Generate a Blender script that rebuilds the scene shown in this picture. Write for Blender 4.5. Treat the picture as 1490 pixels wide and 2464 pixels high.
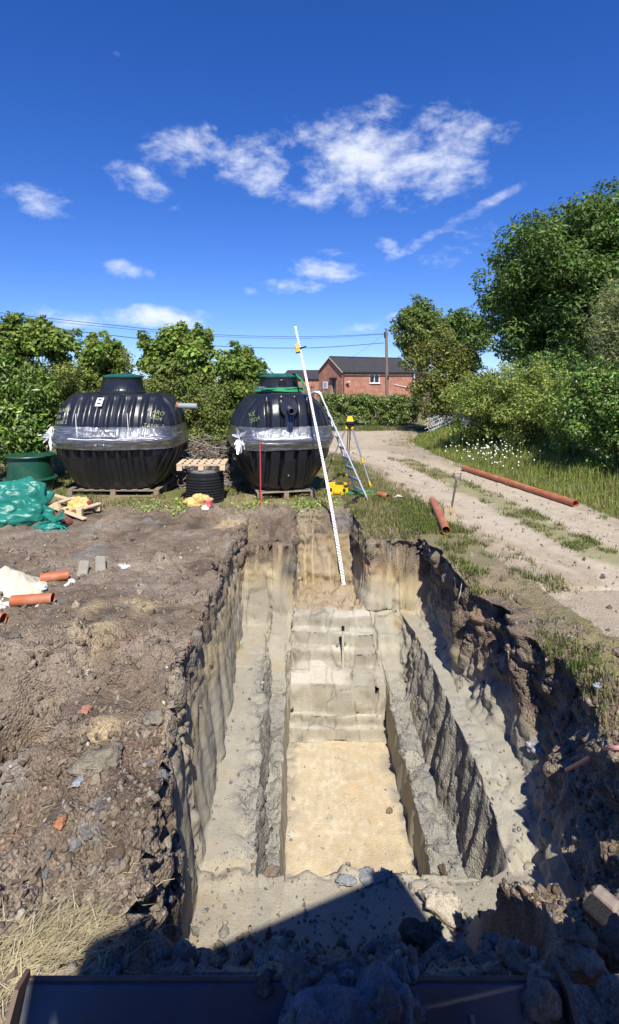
import bpy, bmesh, math, random
import numpy as np
from mathutils import Vector, Matrix, Euler
from mathutils.bvhtree import BVHTree

for o in list(bpy.data.objects): bpy.data.objects.remove(o)
SC = bpy.context.scene
COL = SC.collection
R = math.radians
rnd = random.Random(7)

# ------------------------------------------------------------------ camera
EYE = 2.25                      # eye height above the yard, seated in the cab
F, CX, HY = 1347.5, 745.0, 909.6   # focal length, centre and horizon in photo units (1490 wide)
cam = bpy.data.cameras.new('camera'); camo = bpy.data.objects.new('camera', cam); COL.objects.link(camo)
camo.location = (0, 0, EYE); camo.rotation_euler = (R(90), 0, 0)
cam.sensor_fit = 'HORIZONTAL'; cam.sensor_width = 36; cam.lens = 36*F/1490
cam.shift_y = -(1232-HY)/1490
cam.clip_start = .05; cam.clip_end = 2000
SC.camera = camo

# ------------------------------------------------------------------ light
SUN_EL, SUN_AZ = R(50), R(6.5)     # sun stands behind the camera, to the right
d = Vector((-math.sin(SUN_AZ)*math.cos(SUN_EL), math.cos(SUN_AZ)*math.cos(SUN_EL), -math.sin(SUN_EL)))
sun = bpy.data.lights.new('sun', 'SUN'); sun.energy = 4.8; sun.angle = R(.53); sun.color = (1, .95, .87)
suno = bpy.data.objects.new('sun', sun); COL.objects.link(suno)
suno.rotation_euler = d.to_track_quat('-Z', 'Y').to_euler()
suno.location = (3, -10, 20)

def build_world():
    w = bpy.data.worlds.new('World'); SC.world = w; w.use_nodes = True
    nt = w.node_tree; nt.nodes.clear(); N = nt.nodes.new; L = nt.links.new
    def math_(op, a, b=None, c=None):
        n = N('ShaderNodeMath'); n.operation = op
        for i, v in enumerate((a, b, c)):
            if v is None: continue
            if isinstance(v, (int, float)): n.inputs[i].default_value = v
            else: L(v, n.inputs[i])
        return n.outputs[0]
    sky = N('ShaderNodeTexSky'); sky.sky_type = 'NISHITA'; sky.sun_disc = False
    sky.sun_elevation = SUN_EL; sky.sun_rotation = math.pi - SUN_AZ
    sky.altitude = 600; sky.air_density = 1.0; sky.dust_density = 0; sky.ozone_density = 4.5
    tcs = N('ShaderNodeTexCoord'); lift = N('ShaderNodeVectorMath'); lift.operation = 'MULTIPLY_ADD'; lift.inputs[1].default_value = (1, 1, .93); lift.inputs[2].default_value = (0, 0, .045)
    L(tcs.outputs['Generated'], lift.inputs[0]); nrmz = N('ShaderNodeVectorMath'); nrmz.operation = 'NORMALIZE'; L(lift.outputs[0], nrmz.inputs[0]); L(nrmz.outputs[0], sky.inputs['Vector'])
    hs = N('ShaderNodeHueSaturation'); hs.inputs['Saturation'].default_value = 1.28
    hs.inputs['Hue'].default_value = .513; hs.inputs['Value'].default_value = 1.15
    L(sky.outputs[0], hs.inputs['Color'])
    tint = N('ShaderNodeVectorMath'); tint.operation = 'MULTIPLY'; tint.inputs[1].default_value = (.92, .92, 1.08); L(hs.outputs[0], tint.inputs[0])
    tc = N('ShaderNodeTexCoord'); sp = N('ShaderNodeSeparateXYZ'); L(tc.outputs['Generated'], sp.inputs[0])
    x, y, z = sp.outputs
    az = math_('ARCTAN2', x, y); el = math_('ARCSINE', z)
    cmb = N('ShaderNodeCombineXYZ'); L(az, cmb.inputs[0]); L(math_('MULTIPLY', el, 1.7), cmb.inputs[1])
    n1 = N('ShaderNodeTexNoise'); n1.inputs['Scale'].default_value = 9; n1.inputs['Detail'].default_value = 9
    n1.inputs['Roughness'].default_value = .62; n1.inputs['Distortion'].default_value = .35; L(cmb.outputs[0], n1.inputs['Vector'])
    # clouds in view: centre (px, py), half axes in photo units, tilt, weight
    clouds = [(650,410,140,75,6,.84),(900,385,270,105,-4,.98),(1060,385,130,85,-8,.9),(925,268,58,44,12,.74),(985,300,80,22,-5,.6),
              (450,365,115,56,-12,.84),(345,440,90,40,22,.8),(105,487,90,34,8,.85),(305,648,80,22,5,.85),
              (795,650,105,30,3,.86),(710,690,85,24,0,.82),(803,608,55,13,4,.7),(1120,585,100,40,-16,.82),(930,588,42,19,22,.75),
              (1090,540,160,17,-25,.80),(390,766,125,28,2,.95),(150,765,90,24,6,.85),(890,785,75,18,-6,.85),(940,765,65,22,-20,.75),(410,641,25,9,8,.54),
              (280,125,18,24,0,.5),(200,165,20,36,0,.46),(90,70,34,14,20,.48),(600,700,30,11,0,.6)]
    ae = N('ShaderNodeCombineXYZ'); L(az, ae.inputs[0]); L(el, ae.inputs[1])
    best = None
    for (px, py, rx, ry, tilt, wt) in clouds:
        a0 = math.atan((px-CX)/F); e0 = math.atan((HY-py)/F*math.cos(a0))
        rx2, ry2 = rx/F*math.cos(a0)*1.25, ry/F*1.25*math.cos(e0)
        mp = N('ShaderNodeMapping'); mp.vector_type = 'TEXTURE'; L(ae.outputs[0], mp.inputs[0])
        mp.inputs['Location'].default_value = (a0, e0, 0); mp.inputs['Rotation'].default_value = (0, 0, R(-tilt)); mp.inputs['Scale'].default_value = (rx2, ry2, 1)
        dp = N('ShaderNodeVectorMath'); dp.operation = 'DOT_PRODUCT'; L(mp.outputs[0], dp.inputs[0]); L(mp.outputs[0], dp.inputs[1])
        m = math_('MULTIPLY_ADD', dp.outputs['Value'], -.55*wt, wt)
        best = m if best is None else math_('MAXIMUM', best, m)
    best = math_('MAXIMUM', best, 0)
    # the same kind of scattered cloud over the rest of the sky
    n2 = N('ShaderNodeTexNoise'); n2.inputs['Scale'].default_value = 2.2; n2.inputs['Detail'].default_value = 3; L(cmb.outputs[0], n2.inputs['Vector'])
    out = math_('MULTIPLY', math_('GREATER_THAN', math_('ABSOLUTE', az), .62), math_('MULTIPLY', math_('SUBTRACT', n2.outputs['Fac'], .5), 4))
    best = math_('MAXIMUM', best, math_('MINIMUM', out, .8))
    n3 = N('ShaderNodeTexNoise'); n3.inputs['Scale'].default_value = 30; n3.inputs['Detail'].default_value = 6
    n3.inputs['Roughness'].default_value = .6; L(cmb.outputs[0], n3.inputs['Vector'])
    nn = math_('ADD', math_('MULTIPLY', math_('SUBTRACT', n1.outputs['Fac'], .5), 2.0), math_('MULTIPLY', math_('SUBTRACT', n3.outputs['Fac'], .5), .9))
    dens = math_('ADD', math_('SUBTRACT', best, .50), math_('MULTIPLY', nn, math_('MINIMUM', math_('MULTIPLY', best, 1.5), .85)))
    cl = N('ShaderNodeMapRange'); cl.interpolation_type = 'SMOOTHSTEP'
    cl.inputs['From Min'].default_value = 0; cl.inputs['From Max'].default_value = .80; cl.inputs['To Max'].default_value = .84
    L(dens, cl.inputs['Value'])
    mx = N('ShaderNodeMix'); mx.data_type = 'RGBA'; L(cl.outputs[0], mx.inputs['Factor'])
    L(tint.outputs[0], mx.inputs['A'])
    mx.inputs['B'].default_value = (7.9, 8.3, 9.0, 1)
    bg = N('ShaderNodeBackground'); bg.inputs['Strength'].default_value = .092
    L(mx.outputs['Result'], bg.inputs['Color'])
    o = N('ShaderNodeOutputWorld'); L(bg.outputs[0], o.inputs[0])
build_world()
SC.render.engine = 'CYCLES'
vs = SC.view_settings; vs.view_transform = 'Standard'; vs.look = 'None'; vs.exposure = .5; vs.gamma = 1; vs.use_curve_mapping = False
SC.cycles.max_bounces = 6; SC.cycles.transparent_max_bounces = 12; SC.cycles.diffuse_bounces = 3

# ------------------------------------------------------------------ helpers
def at(px, py, Y): return Vector(((px-CX)/F*Y, Y, EYE-(py-HY)/F*Y))
def gnd(px, py, z=0.0):
    Y = F*(EYE-z)/(py-HY); return Vector(((px-CX)/F*Y, Y, z))
def tag(o, label=None, cat=None, group=None, kind=None):
    if label: o['label'] = label
    if cat: o['category'] = cat
    if group: o['group'] = group
    if kind: o['kind'] = kind
    return o
def thing(name, loc, label, cat, group=None, rz=0, rx=0, ry=0):
    o = bpy.data.objects.new(name, None); COL.objects.link(o)
    o.empty_display_size = .1; o.location = loc; o.rotation_euler = (rx, ry, rz)
    return tag(o, label, cat, group)
def copy_tree(o, parent=None):
    c = o.copy(); COL.objects.link(c)
    if parent: c.parent = parent
    for ch in list(o.children): copy_tree(ch, c)
    return c
def np_mesh(name, V, Fq, mat, parent=None, col=None, smooth=False, origin=None):
    V = np.asarray(V, np.float32); Fq = np.asarray(Fq, np.int32)
    me = bpy.data.meshes.new(name); n = Fq.shape[1]
    if origin is not None: V = V - np.array(origin, np.float32)
    me.vertices.add(len(V)); me.vertices.foreach_set('co', V.ravel())
    me.loops.add(Fq.size); me.loops.foreach_set('vertex_index', Fq.ravel())
    me.polygons.add(len(Fq)); me.polygons.foreach_set('loop_start', np.arange(0, Fq.size, n, dtype=np.int32))
    me.update(calc_edges=True)
    if smooth: me.polygons.foreach_set('use_smooth', np.ones(len(Fq), bool))
    if col is not None:
        a = me.color_attributes.new('Col', 'FLOAT_COLOR', 'POINT')
        c4 = np.ones((len(V), 4), np.float32); c4[:, :3] = col; a.data.foreach_set('color', c4.ravel())
    me.materials.append(mat)
    o = bpy.data.objects.new(name, me); COL.objects.link(o)
    if origin is not None: o.location = origin
    if parent: o.parent = parent
    return o

class MB:
    """collects shapes; build() links them as one mesh object"""
    def __init__(s): s.v = []; s.f = []
    def add(s, vs, fs):
        b = len(s.v); s.v += [tuple(v) for v in vs]; s.f += [tuple(i+b for i in f) for f in fs]; return s
    def box(s, c, size, rot=None, bev=0.0):
        bm = bmesh.new(); bmesh.ops.create_cube(bm, size=1)
        for v in bm.verts: v.co = Vector((v.co.x*size[0], v.co.y*size[1], v.co.z*size[2]))
        if bev: bmesh.ops.bevel(bm, geom=list(bm.edges), offset=bev, segments=1, affect='EDGES')
        m = Matrix.Translation(Vector(c))
        if rot is not None: m = m @ (rot if isinstance(rot, Matrix) else Euler(rot).to_matrix().to_4x4())
        bm.verts.index_update()
        s.add([m @ v.co for v in bm.verts], [[v.index for v in f.verts] for f in bm.faces]); bm.free(); return s
    def bar(s, p, q, w, h, up=(0, 0, 1), bev=0.0):
        p, q = Vector(p), Vector(q); z = (q-p); l = z.length; z.normalize()
        x = Vector(up).cross(z)
        if x.length < 1e-4: x = Vector((1, 0, 0)).cross(z)
        x.normalize(); y = z.cross(x)
        m = Matrix((x, y, z)).transposed().to_4x4(); 
        return s.box((p+q)/2, (w, h, l), m, bev)
    def tube(s, pts, r, n=8, cap=True, squash=1.0):
        pts = [Vector(p) for p in pts]; rs = r if isinstance(r, (list, tuple)) else [r]*len(pts)
        vs = []; fs = []; ref = None
        for i, p in enumerate(pts):
            t = (pts[min(i+1, len(pts)-1)] - pts[max(i-1, 0)])
            if t.length < 1e-9: t = Vector((0, 0, 1))
            t.normalize()
            if ref is None: ref = Vector((0, 0, 1)) if abs(t.z) < .9 else Vector((1, 0, 0))
            x = ref.cross(t)
            if x.length < 1e-4: x = Vector((0, 1, 0)).cross(t)
            x.normalize(); y = t.cross(x); ref = y
            for k in range(n):
                a = 2*math.pi*k/n; vs.append(p + x*math.cos(a)*rs[i] + y*math.sin(a)*rs[i]*squash)
        for i in range(len(pts)-1):
            for k in range(n):
                fs.append((i*n+k, i*n+(k+1) % n, (i+1)*n+(k+1) % n, (i+1)*n+k))
        if cap: fs.append(tuple(range(n-1, -1, -1))); fs.append(tuple(range((len(pts)-1)*n, len(pts)*n)))
        return s.add(vs, fs)
    def pipe(s, p, q, ro, ri, n=20):
        """hollow straight pipe"""
        p, q = Vector(p), Vector(q); t = (q-p).normalized()
        x = (Vector((0, 0, 1)) if abs(t.z) < .9 else Vector((1, 0, 0))).cross(t).normalized(); y = t.cross(x)
        vs = []
        for c, r in ((p, ro), (q, ro), (q, ri), (p, ri)):
            for k in range(n):
                a = 2*math.pi*k/n; vs.append(c + x*math.cos(a)*r + y*math.sin(a)*r)
        fs = []
        for i in range(4):
            j = (i+1) % 4
            for k in range(n): fs.append((i*n+k, i*n+(k+1) % n, j*n+(k+1) % n, j*n+k))
        return s.add(vs, fs)
    def lathe(s, prof, n=32, c=(0, 0, 0), cap=True):
        c = Vector(c); vs = []; fs = []
        for (r, z) in prof:
            for k in range(n):
                a = 2*math.pi*k/n; vs.append(c + Vector((math.cos(a)*r, math.sin(a)*r, z)))
        for i in range(len(prof)-1):
            for k in range(n): fs.append((i*n+k, i*n+(k+1) % n, (i+1)*n+(k+1) % n, (i+1)*n+k))
        if cap: fs.append(tuple(range(n-1, -1, -1))); fs.append(tuple(range((len(prof)-1)*n, len(prof)*n)))
        return s.add(vs, fs)
    def build(s, name, mat, parent=None, smooth=False, origin=None):
        me = bpy.data.meshes.new(name)
        vs = s.v if origin is None else [tuple(Vector(v)-Vector(origin)) for v in s.v]
        me.from_pydata(vs, [], s.f); me.update()
        if smooth:
            me.polygons.foreach_set('use_smooth', np.ones(len(s.f), bool))
            try: me.set_sharp_from_angle(angle=R(40))
            except Exception: pass
        me.materials.append(mat)
        o = bpy.data.objects.new(name, me); COL.objects.link(o)
        if origin is not None: o.location = origin
        if parent: o.parent = parent
        return o

# ------------------------------------------------------------------ noise (numpy)
def _hash(i, j, k, seed):
    h = (i.astype(np.uint32)*np.uint32(374761393) + j.astype(np.uint32)*np.uint32(668265263)
         + k.astype(np.uint32)*np.uint32(2246822519) + np.uint32((seed*3266489917) & 0xffffffff))
    h ^= h >> np.uint32(13); h *= np.uint32(1274126177); h ^= h >> np.uint32(16); h *= np.uint32(2654435761); h ^= h >> np.uint32(15)
    return h.astype(np.float32)/np.float32(4294967295.0)
def vnoise(x, y, z, seed=0):
    xi, yi, zi = np.floor(x), np.floor(y), np.floor(z)
    fx, fy, fz = x-xi, y-yi, z-zi
    fx = fx*fx*(3-2*fx); fy = fy*fy*(3-2*fy); fz = fz*fz*(3-2*fz)
    xi = xi.astype(np.int64)+100000; yi = yi.astype(np.int64)+100000; zi = zi.astype(np.int64)+100000
    r = 0
    for a in (0, 1):
        wa = fx if a else 1-fx
        for b in (0, 1):
            wb = fy if b else 1-fy
            for c in (0, 1):
                wc = fz if c else 1-fz
                r = r + wa*wb*wc*_hash(xi+a, yi+b, zi+c, seed)
    return r*2-1
def fbm(x, y, z, oct=4, seed=0, gain=.5):
    s = 0; a = 1; t = 0
    for o in range(oct):
        k = 2.03**o
        s = s + a*vnoise(x*k+o*17.3, y*k+o*5.1, z*k-o*9.7, seed+o); t += a; a *= gain
    return s/t
def worley(x, y, z, seed=0, two=False):
    xi, yi, zi = np.floor(x).astype(np.int64), np.floor(y).astype(np.int64), np.floor(z).astype(np.int64)
    best = np.full(x.shape, 9.0, np.float32); sec = best.copy(); idv = np.zeros(x.shape, np.float32)
    for a in (-1, 0, 1):
        for b in (-1, 0, 1):
            for c in (-1, 0, 1):
                i, j, k = xi+a, yi+b, zi+c; I, J, K = i+100000, j+100000, k+100000
                dx = i+_hash(I, J, K, seed)-x; dy = j+_hash(I, J, K, seed+1)-y; dz = k+_hash(I, J, K, seed+2)-z
                dd = np.sqrt(dx*dx+dy*dy+dz*dz).astype(np.float32)
                new = dd < best
                sec = np.where(new, best, np.minimum(sec, dd)); idv = np.where(new, _hash(I, J, K, seed+3), idv); best = np.where(new, dd, best)
    return (best, sec, idv) if two else best
def sstep(a, b, x):
    t = np.clip((x-a)/(b-a), 0, 1); return t*t*(3-2*t)

# ------------------------------------------------------------------ materials
def mat(name, col=(.5, .5, .5), rough=.7, metal=0, spec=.4, var=.15, scale=6, bump=.0, bscale=50, attr=False, dist=.01,
        dirt=None, dirt_amt=.5, dirt_scale=3, coat=0, trans=0, fine=0, stretch=None, crumbs=False):
    m = bpy.data.materials.new(name); m.use_nodes = True
    nt = m.node_tree; N = nt.nodes.new; L = nt.links.new; bs = nt.nodes['Principled BSDF']
    bs.inputs['Roughness'].default_value = rough; bs.inputs['Metallic'].default_value = metal
    bs.inputs['Specular IOR Level'].default_value = spec; bs.inputs['Coat Weight'].default_value = coat
    tc = N('ShaderNodeTexCoord'); src = tc.outputs['Object']
    if stretch:
        mp = N('ShaderNodeMapping'); mp.inputs['Scale'].default_value = stretch; L(src, mp.inputs[0]); src = mp.outputs[0]
    def noise(sc, det=5, ro=.6):
        n = N('ShaderNodeTexNoise'); n.inputs['Scale'].default_value = sc; n.inputs['Detail'].default_value = det
        n.inputs['Roughness'].default_value = ro; L(src, n.inputs['Vector']); return n.outputs['Fac']
    if attr:
        a = N('ShaderNodeAttribute'); a.attribute_name = 'Col'; c = a.outputs['Color']
    else:
        rgb = N('ShaderNodeRGB'); rgb.outputs[0].default_value = (*col, 1); c = rgb.outputs[0]
    def mul(c, fac, lo, hi):
        mr = N('ShaderNodeMapRange'); mr.inputs['From Min'].default_value = .25; mr.inputs['From Max'].default_value = .75
        mr.inputs['To Min'].default_value = lo; mr.inputs['To Max'].default_value = hi; L(fac, mr.inputs['Value'])
        v = N('ShaderNodeVectorMath'); v.operation = 'SCALE'; L(c, v.inputs[0]); L(mr.outputs[0], v.inputs['Scale']); return v.outputs[0]
    if var: c = mul(c, noise(scale), 1-var, 1+var)
    if fine and crumbs:
        nf = N('ShaderNodeMath'); nf.operation = 'SUBTRACT'; L(noise(bscale*1.7, 4, .7), nf.inputs[0]); nf.inputs[1].default_value = .5
        ab = N('ShaderNodeAttribute'); ab.attribute_name = 'Bmp'; mm = N('ShaderNodeMath'); mm.operation = 'MULTIPLY'; L(nf.outputs[0], mm.inputs[0]); L(ab.outputs['Fac'], mm.inputs[1])
        ma = N('ShaderNodeMath'); ma.operation = 'MULTIPLY_ADD'; L(mm.outputs[0], ma.inputs[0]); ma.inputs[1].default_value = fine*5; ma.inputs[2].default_value = 1
        v = N('ShaderNodeVectorMath'); v.operation = 'SCALE'; L(c, v.inputs[0]); L(ma.outputs[0], v.inputs['Scale']); c = v.outputs[0]
    elif fine: c = mul(c, noise(bscale*1.7, 4, .7), 1-fine, 1+fine)
    if dirt:
        mr = N('ShaderNodeMapRange'); mr.inputs['From Min'].default_value = .48; mr.inputs['From Max'].default_value = .72
        mr.inputs['To Max'].default_value = dirt_amt; L(noise(dirt_scale, 7, .65), mr.inputs['Value'])
        mx = N('ShaderNodeMix'); mx.data_type = 'RGBA'; L(mr.outputs[0], mx.inputs['Factor']); L(c, mx.inputs['A'])
        mx.inputs['B'].default_value = (*dirt, 1); c = mx.outputs['Result']
        ro = N('ShaderNodeMapRange'); ro.inputs['To Min'].default_value = rough; ro.inputs['To Max'].default_value = .9
        L(mr.outputs[0], ro.inputs['Value']); L(ro.outputs[0], bs.inputs['Roughness'])
    L(c, bs.inputs['Base Color'])
    if bump:
        b = N('ShaderNodeBump'); b.inputs['Strength'].default_value = bump; b.inputs['Distance'].default_value = dist
        hgt = noise(bscale, 6, .65)
        if crumbs:
            vo = N('ShaderNodeTexVoronoi'); vo.inputs['Scale'].default_value = bscale*1.3; vo.feature = 'F1'; L(src, vo.inputs['Vector'])
            su = N('ShaderNodeMath'); su.operation = 'SUBTRACT'; L(hgt, su.inputs[0]); L(vo.outputs['Distance'], su.inputs[1]); hgt = su.outputs[0]
        if crumbs:
            at_ = N('ShaderNodeAttribute'); at_.attribute_name = 'Bmp'; L(at_.outputs['Fac'], b.inputs['Strength'])
        L(hgt, b.inputs['Height']); L(b.outputs[0], bs.inputs['Normal'])
    if trans:
        tr = N('ShaderNodeBsdfTranslucent'); L(c, tr.inputs['Color']); mxs = N('ShaderNodeMixShader'); mxs.inputs[0].default_value = trans
        L(bs.outputs[0], mxs.inputs[1]); L(tr.outputs[0], mxs.inputs[2]); L(mxs.outputs[0], nt.nodes['Material Output'].inputs['Surface'])
    return m
# ------------------------------------------------------------------ ground with the trench
ST = [  # stair profile of the trench's far slope: (y, z)
 (7.04,-2.30),(7.08,-2.18),(7.15,-2.16),(7.17,-2.07),(7.22,-2.065),(7.30,-1.71),(7.55,-1.56),(7.58,-1.44),(7.68,-1.405),
 (7.72,-1.25),(7.82,-1.22),(7.86,-1.08),(7.95,-1.06)]
YB = np.array([2.0,2.4,3.1,3.6,4.2,5.0,5.8,6.5,7.4,7.95,8.15,9.5])
XB = {'Lt':[-.70,-.73,-.84,-.94,-1.0,-1.0,-1.01,-1.03,-1.03,-1.03,-1.0,-1.0],
      'Lb':[-.62,-.64,-.73,-.775,-.80,-.825,-.85,-.885,-.93,-.96,-.975,-.975],
      'A': [-.40,-.40,-.40,-.40,-.405,-.43,-.48,-.52,-.58,-.60,-.61,-.61],
      'A2':[-.36,-.36,-.36,-.36,-.36,-.385,-.43,-.47,-.53,-.56,-.57,-.57],
      'B': [-.25,-.25,-.25,-.25,-.25,-.26,-.29,-.30,-.31,-.27,-.24,-.24],
      'B2':[-.20,-.20,-.20,-.20,-.21,-.22,-.245,-.26,-.27,-.22,-.19,-.19],
      'C': [1.0,1.0,1.0,1.0,.99,.985,.985,.985,.97,.86,.76,.66],
      'C2':[1.05,1.05,1.05,1.05,1.04,1.03,1.03,1.02,1.0,.9,.81,.71],
      'D': [1.36,1.36,1.36,1.36,1.35,1.32,1.27,1.24,1.2,1.18,1.17,1.17],
      'D2':[1.47,1.47,1.47,1.47,1.47,1.47,1.45,1.43,1.37,1.3,1.27,1.27],
      'Rb':[1.58,1.58,1.60,1.63,1.72,1.69,1.62,1.58,1.56,1.57,1.58,1.58],
      'Rt':[1.66,1.70,1.86,1.95,2.03,1.98,1.84,1.72,1.63,1.61,1.61,1.61]}
_l = lambda y: -2.30+(y-7.04)/(7.95-7.04)*1.24
ST = [(y, .82*z+.18*_l(y)) for y, z in ST]
def prof(pts):
    p = np.array(pts); return lambda y: np.interp(y, p[:, 0], p[:, 1])
near = [(2.12,0),(2.45,-.30),(2.9,-.82),(3.25,-1.25)]
nearR = [(2.12,0),(2.5,-.12),(2.95,-.5),(3.4,-1.0)]
zA = prof(near + [(3.5,-1.42),(4.12,-1.42),(4.4,-1.37),(8.0,-1.36),(8.16,-1.36),(8.25,-.22),(8.6,-.12),(9.3,0)])
zB = prof(near + [(3.5,-1.42),(4.12,-1.42),(4.25,-1.85),(5.5,-1.9),(6.6,-1.85),(7.0,-1.72),(7.3,-1.6),(7.6,-1.45),(7.9,-1.3),(8.1,-1.22),(8.16,-1.2),(8.25,-.22),(8.6,-.12),(9.3,0)])
zF = prof(near + [(3.5,-1.42),(4.12,-1.40),(4.25,-2.30)] + ST + [(8.1,-1.06),(8.75,-1.04),(8.86,-.98),(9.02,-.5),(9.30,-.03),(9.6,0)])
zD = prof(nearR + [(3.75,-1.40),(4.12,-1.42),(4.25,-1.9),(6.2,-1.88),(7.0,-1.74),(7.30,-1.70)] + ST[6:] + [(7.955,-1.06),(8.03,-.1),(8.4,0)])
zR = prof(nearR + [(3.8,-1.30),(4.1,-1.36),(4.5,-1.22),(5.0,-1.13),(7.9,-1.08),(7.955,-1.05),(8.03,-.1),(8.4,0)])
TL = prof([(5,2.75),(7.1,2.48),(7.9,2.43),(9,2.2),(10.4,2.0),(14,1.45),(16.5,.8),(17.5,-1),(18.3,-9),(24,-9)])
TR = prof([(5,5.6),(7,5.0),(8.75,4.84),(10.26,4.75),(11.7,4.34),(14,3.87),(17,3.62),(19.8,3.5),(22,4.2),(24,5.2)])
DIPS = [(gnd(30,1730,-.05), .30, .30),(gnd(85,1690,-.05), .20, .20),(gnd(0,1880), .30, .28),(gnd(110,1640), .16, .14),(gnd(250,1650), .22, .07),(gnd(380,1800), .2, .08),(gnd(60,1560), .45, -.13),(gnd(200,2050), .25, .10),(gnd(330,1930), .2, -.07),(gnd(420,1600), .2, -.06),(gnd(330,1560), .16, -.05),(gnd(300,1815), .24, -.03),(gnd(130,1560), .5, -.10),(gnd(450,1280), .5, -.04)]

def build_ground():
    def seg(a, b, n): return np.linspace(a, b, n, endpoint=False)
    def grow(a, b, n, k): return a + (b-a)*np.linspace(0, 1, n)**k
    ys = np.concatenate([-grow(1.4, 250, 12, 3)[::-1], seg(-1.3, 1.5, 12), seg(1.5, 2.12, 28), seg(2.12, 2.45, 16), seg(2.45, 4.1, 80), seg(4.1, 4.27, 16),
        seg(4.27, 7.0, 116), seg(7.0, 7.94, 88), seg(7.94, 8.04, 34), seg(8.04, 8.15, 10), seg(8.15, 8.26, 44), seg(8.26, 8.84, 24), seg(8.84, 9.34, 44),
        seg(9.34, 10.6, 45), seg(10.6, 13, 25), seg(13, 26, 40), grow(26, 900, 26, 3.2)])
    names = ['Lt','Lb','A','A2','B','B2','C','C2','D','D2','Rb','Rt']
    bp = {}
    for i, k in enumerate(names):
        b = np.interp(ys, YB, XB[k])
        j = fbm(ys*2.2, ys*0+i*7.3, ys*0, 4, 30+i)
        amp = {'Lt':.055,'Rt':.16,'Lb':.02,'Rb':.03,'A':.05,'A2':.05,'D':.035,'D2':.04,'C2':.035,'B':.03,'B2':.04,'C':.04}.get(k, .006)
        bp[k] = b + j*amp
        if i: bp[k] = np.maximum(bp[k], bp[names[i-1]]+.018)
    m = len(ys); U = []; Zc = []; S = []; T = []
    def section(xa, xb, za, zb, n, sid, ts=None):
        ts = np.linspace(0, 1, n, endpoint=False) if ts is None else ts
        for t in ts:
            xx_ = xa*(1-t)+xb*t; wp = 0*ys if sid in (0, 6, 12) else (fbm(xx_*2.3, ys*0, ys*0, 3, 401)*.10 + fbm(xx_*8, ys*1.5, ys*0, 2, 403)*.035)*sstep(7.80, 7.93, ys)*sstep(9.2, 8.5, ys)
            za_ = za(ys+wp) if callable(za) else za; zb_ = zb(ys+wp) if callable(zb) else zb
            U.append(xx_); Zc.append(za_*(1-t)+zb_*t); S.append(np.full(m, sid)); T.append(np.full(m, t))
    o = np.ones(m); z0 = 0*o; zAy, zBy, zFy, zDy, zRy = zA, zB, zF, zD, zR
    section(-700*o, -7*o, z0, z0, 0, 0, ts=1-np.linspace(1, 0, 26, endpoint=False)**3)
    section(-7*o, bp['Lt'], z0, z0, 0, 0, ts=np.concatenate([np.linspace(0,.42,55,endpoint=False), np.linspace(.42,1,150,endpoint=False)]))
    section(bp['Lt'], bp['Lb'], z0, zAy, 62, 1)
    section(bp['Lb'], bp['A'], zAy, zAy, 26, 2)
    section(bp['A'], bp['A2'], zAy, zBy, 26, 3)
    section(bp['A2'], bp['B'], zBy, zBy, 12, 4)
    section(bp['B'], bp['B2'], zBy, zFy, 30, 5)
    section(bp['B2'], bp['C'], zFy, zFy, 84, 6)
    section(bp['C'], bp['C2'], zFy, zDy, 30, 7)
    section(bp['C2'], bp['D'], zDy, zDy, 20, 8)
    section(bp['D'], bp['D2'], zDy, zRy, 40, 9)
    section(bp['D2'], bp['Rb'], zRy, zRy, 14, 10)
    section(bp['Rb'], bp['Rt'], zRy, z0, 62, 11)
    section(bp['Rt'], 7*o, z0, z0, 0, 12, ts=np.concatenate([np.linspace(0,.5,115,endpoint=False), np.linspace(.5,1,45,endpoint=False)]))
    section(7*o, 700*o, z0, z0, 0, 12, ts=np.linspace(0, 1, 26)**3)
    X = np.array(U); Z = np.array(Zc); S = np.array(S); T = np.array(T); Y = np.broadcast_to(ys, X.shape).copy()
    nu, nv = X.shape
    # the steps were dug in bites: each bite sits a little nearer or deeper
    bite = (_hash((np.floor(X*3.1+.3)+50).astype(np.int64), (np.floor(Y*4)+50).astype(np.int64), np.zeros(X.shape, np.int64), 5)-.5)*.05 + fbm(X*1.6, Y*1.2, 0*X, 3, 7)*.07 + fbm(X*9, Y*9, 0*X, 2, 8)*.008
    m6 = (S == 6) & (Y > 6.95) & (Y < 8.0); Z = np.where(m6, zF(Y+bite*sstep(6.95, 7.1, Y)*sstep(8.0, 7.9, Y)), Z)
    del m6
    # --- broad relief of the yard and the verge bank
    g = (S == 0) | (S == 12) | (Y < 2.1) | ((S != 6) & (Y > 8.32) & ~((S >= 5) & (S <= 7) & (Y < 9.4))) | (Y > 9.42)
    onL = (S <= 5) & g
    tl, tr = TL(Y), TR(Y)
    intrack = (X > tl-.15) & (X < tr+.1) & (Y < 24.2) & (Y > 4.8)
    soil = sstep(9.9, 9.3, Y)*sstep(-9, -7, X)*np.where(S == 12, sstep(2.9, 2.1, X)*sstep(7.2, 5.6, Y)+sstep(5.2, 3.8, Y), np.where((S >= 7)&(Y>8), .0, 1.0))
    soil = np.clip(soil, 0, 1)
    rel = fbm(X*.55, Y*.55, 0*X, 3, 3)*.07
    for (c, r, dep) in DIPS:
        rel = rel - dep*np.exp(-(((X-c.x)**2+(Y-c.y)**2)/r**2*(1+.5*fbm(X*3, Y*3, 0*X, 3, 9)))**2.5)
    scrape = sstep(9.35, 8.95, Y)*sstep(8.3, 8.8, Y)*onL
    rel = rel - .06*sstep(9.3, 8.8, Y)*onL
    bank = .34*sstep(.15, 1.9, X-tr)*(Y > 5.5)*(Y < 24)*(S == 12)
    edge_fade = np.ones_like(X)
    Z = Z + np.where(g, rel*soil*edge_fade + bank, 0)
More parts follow.
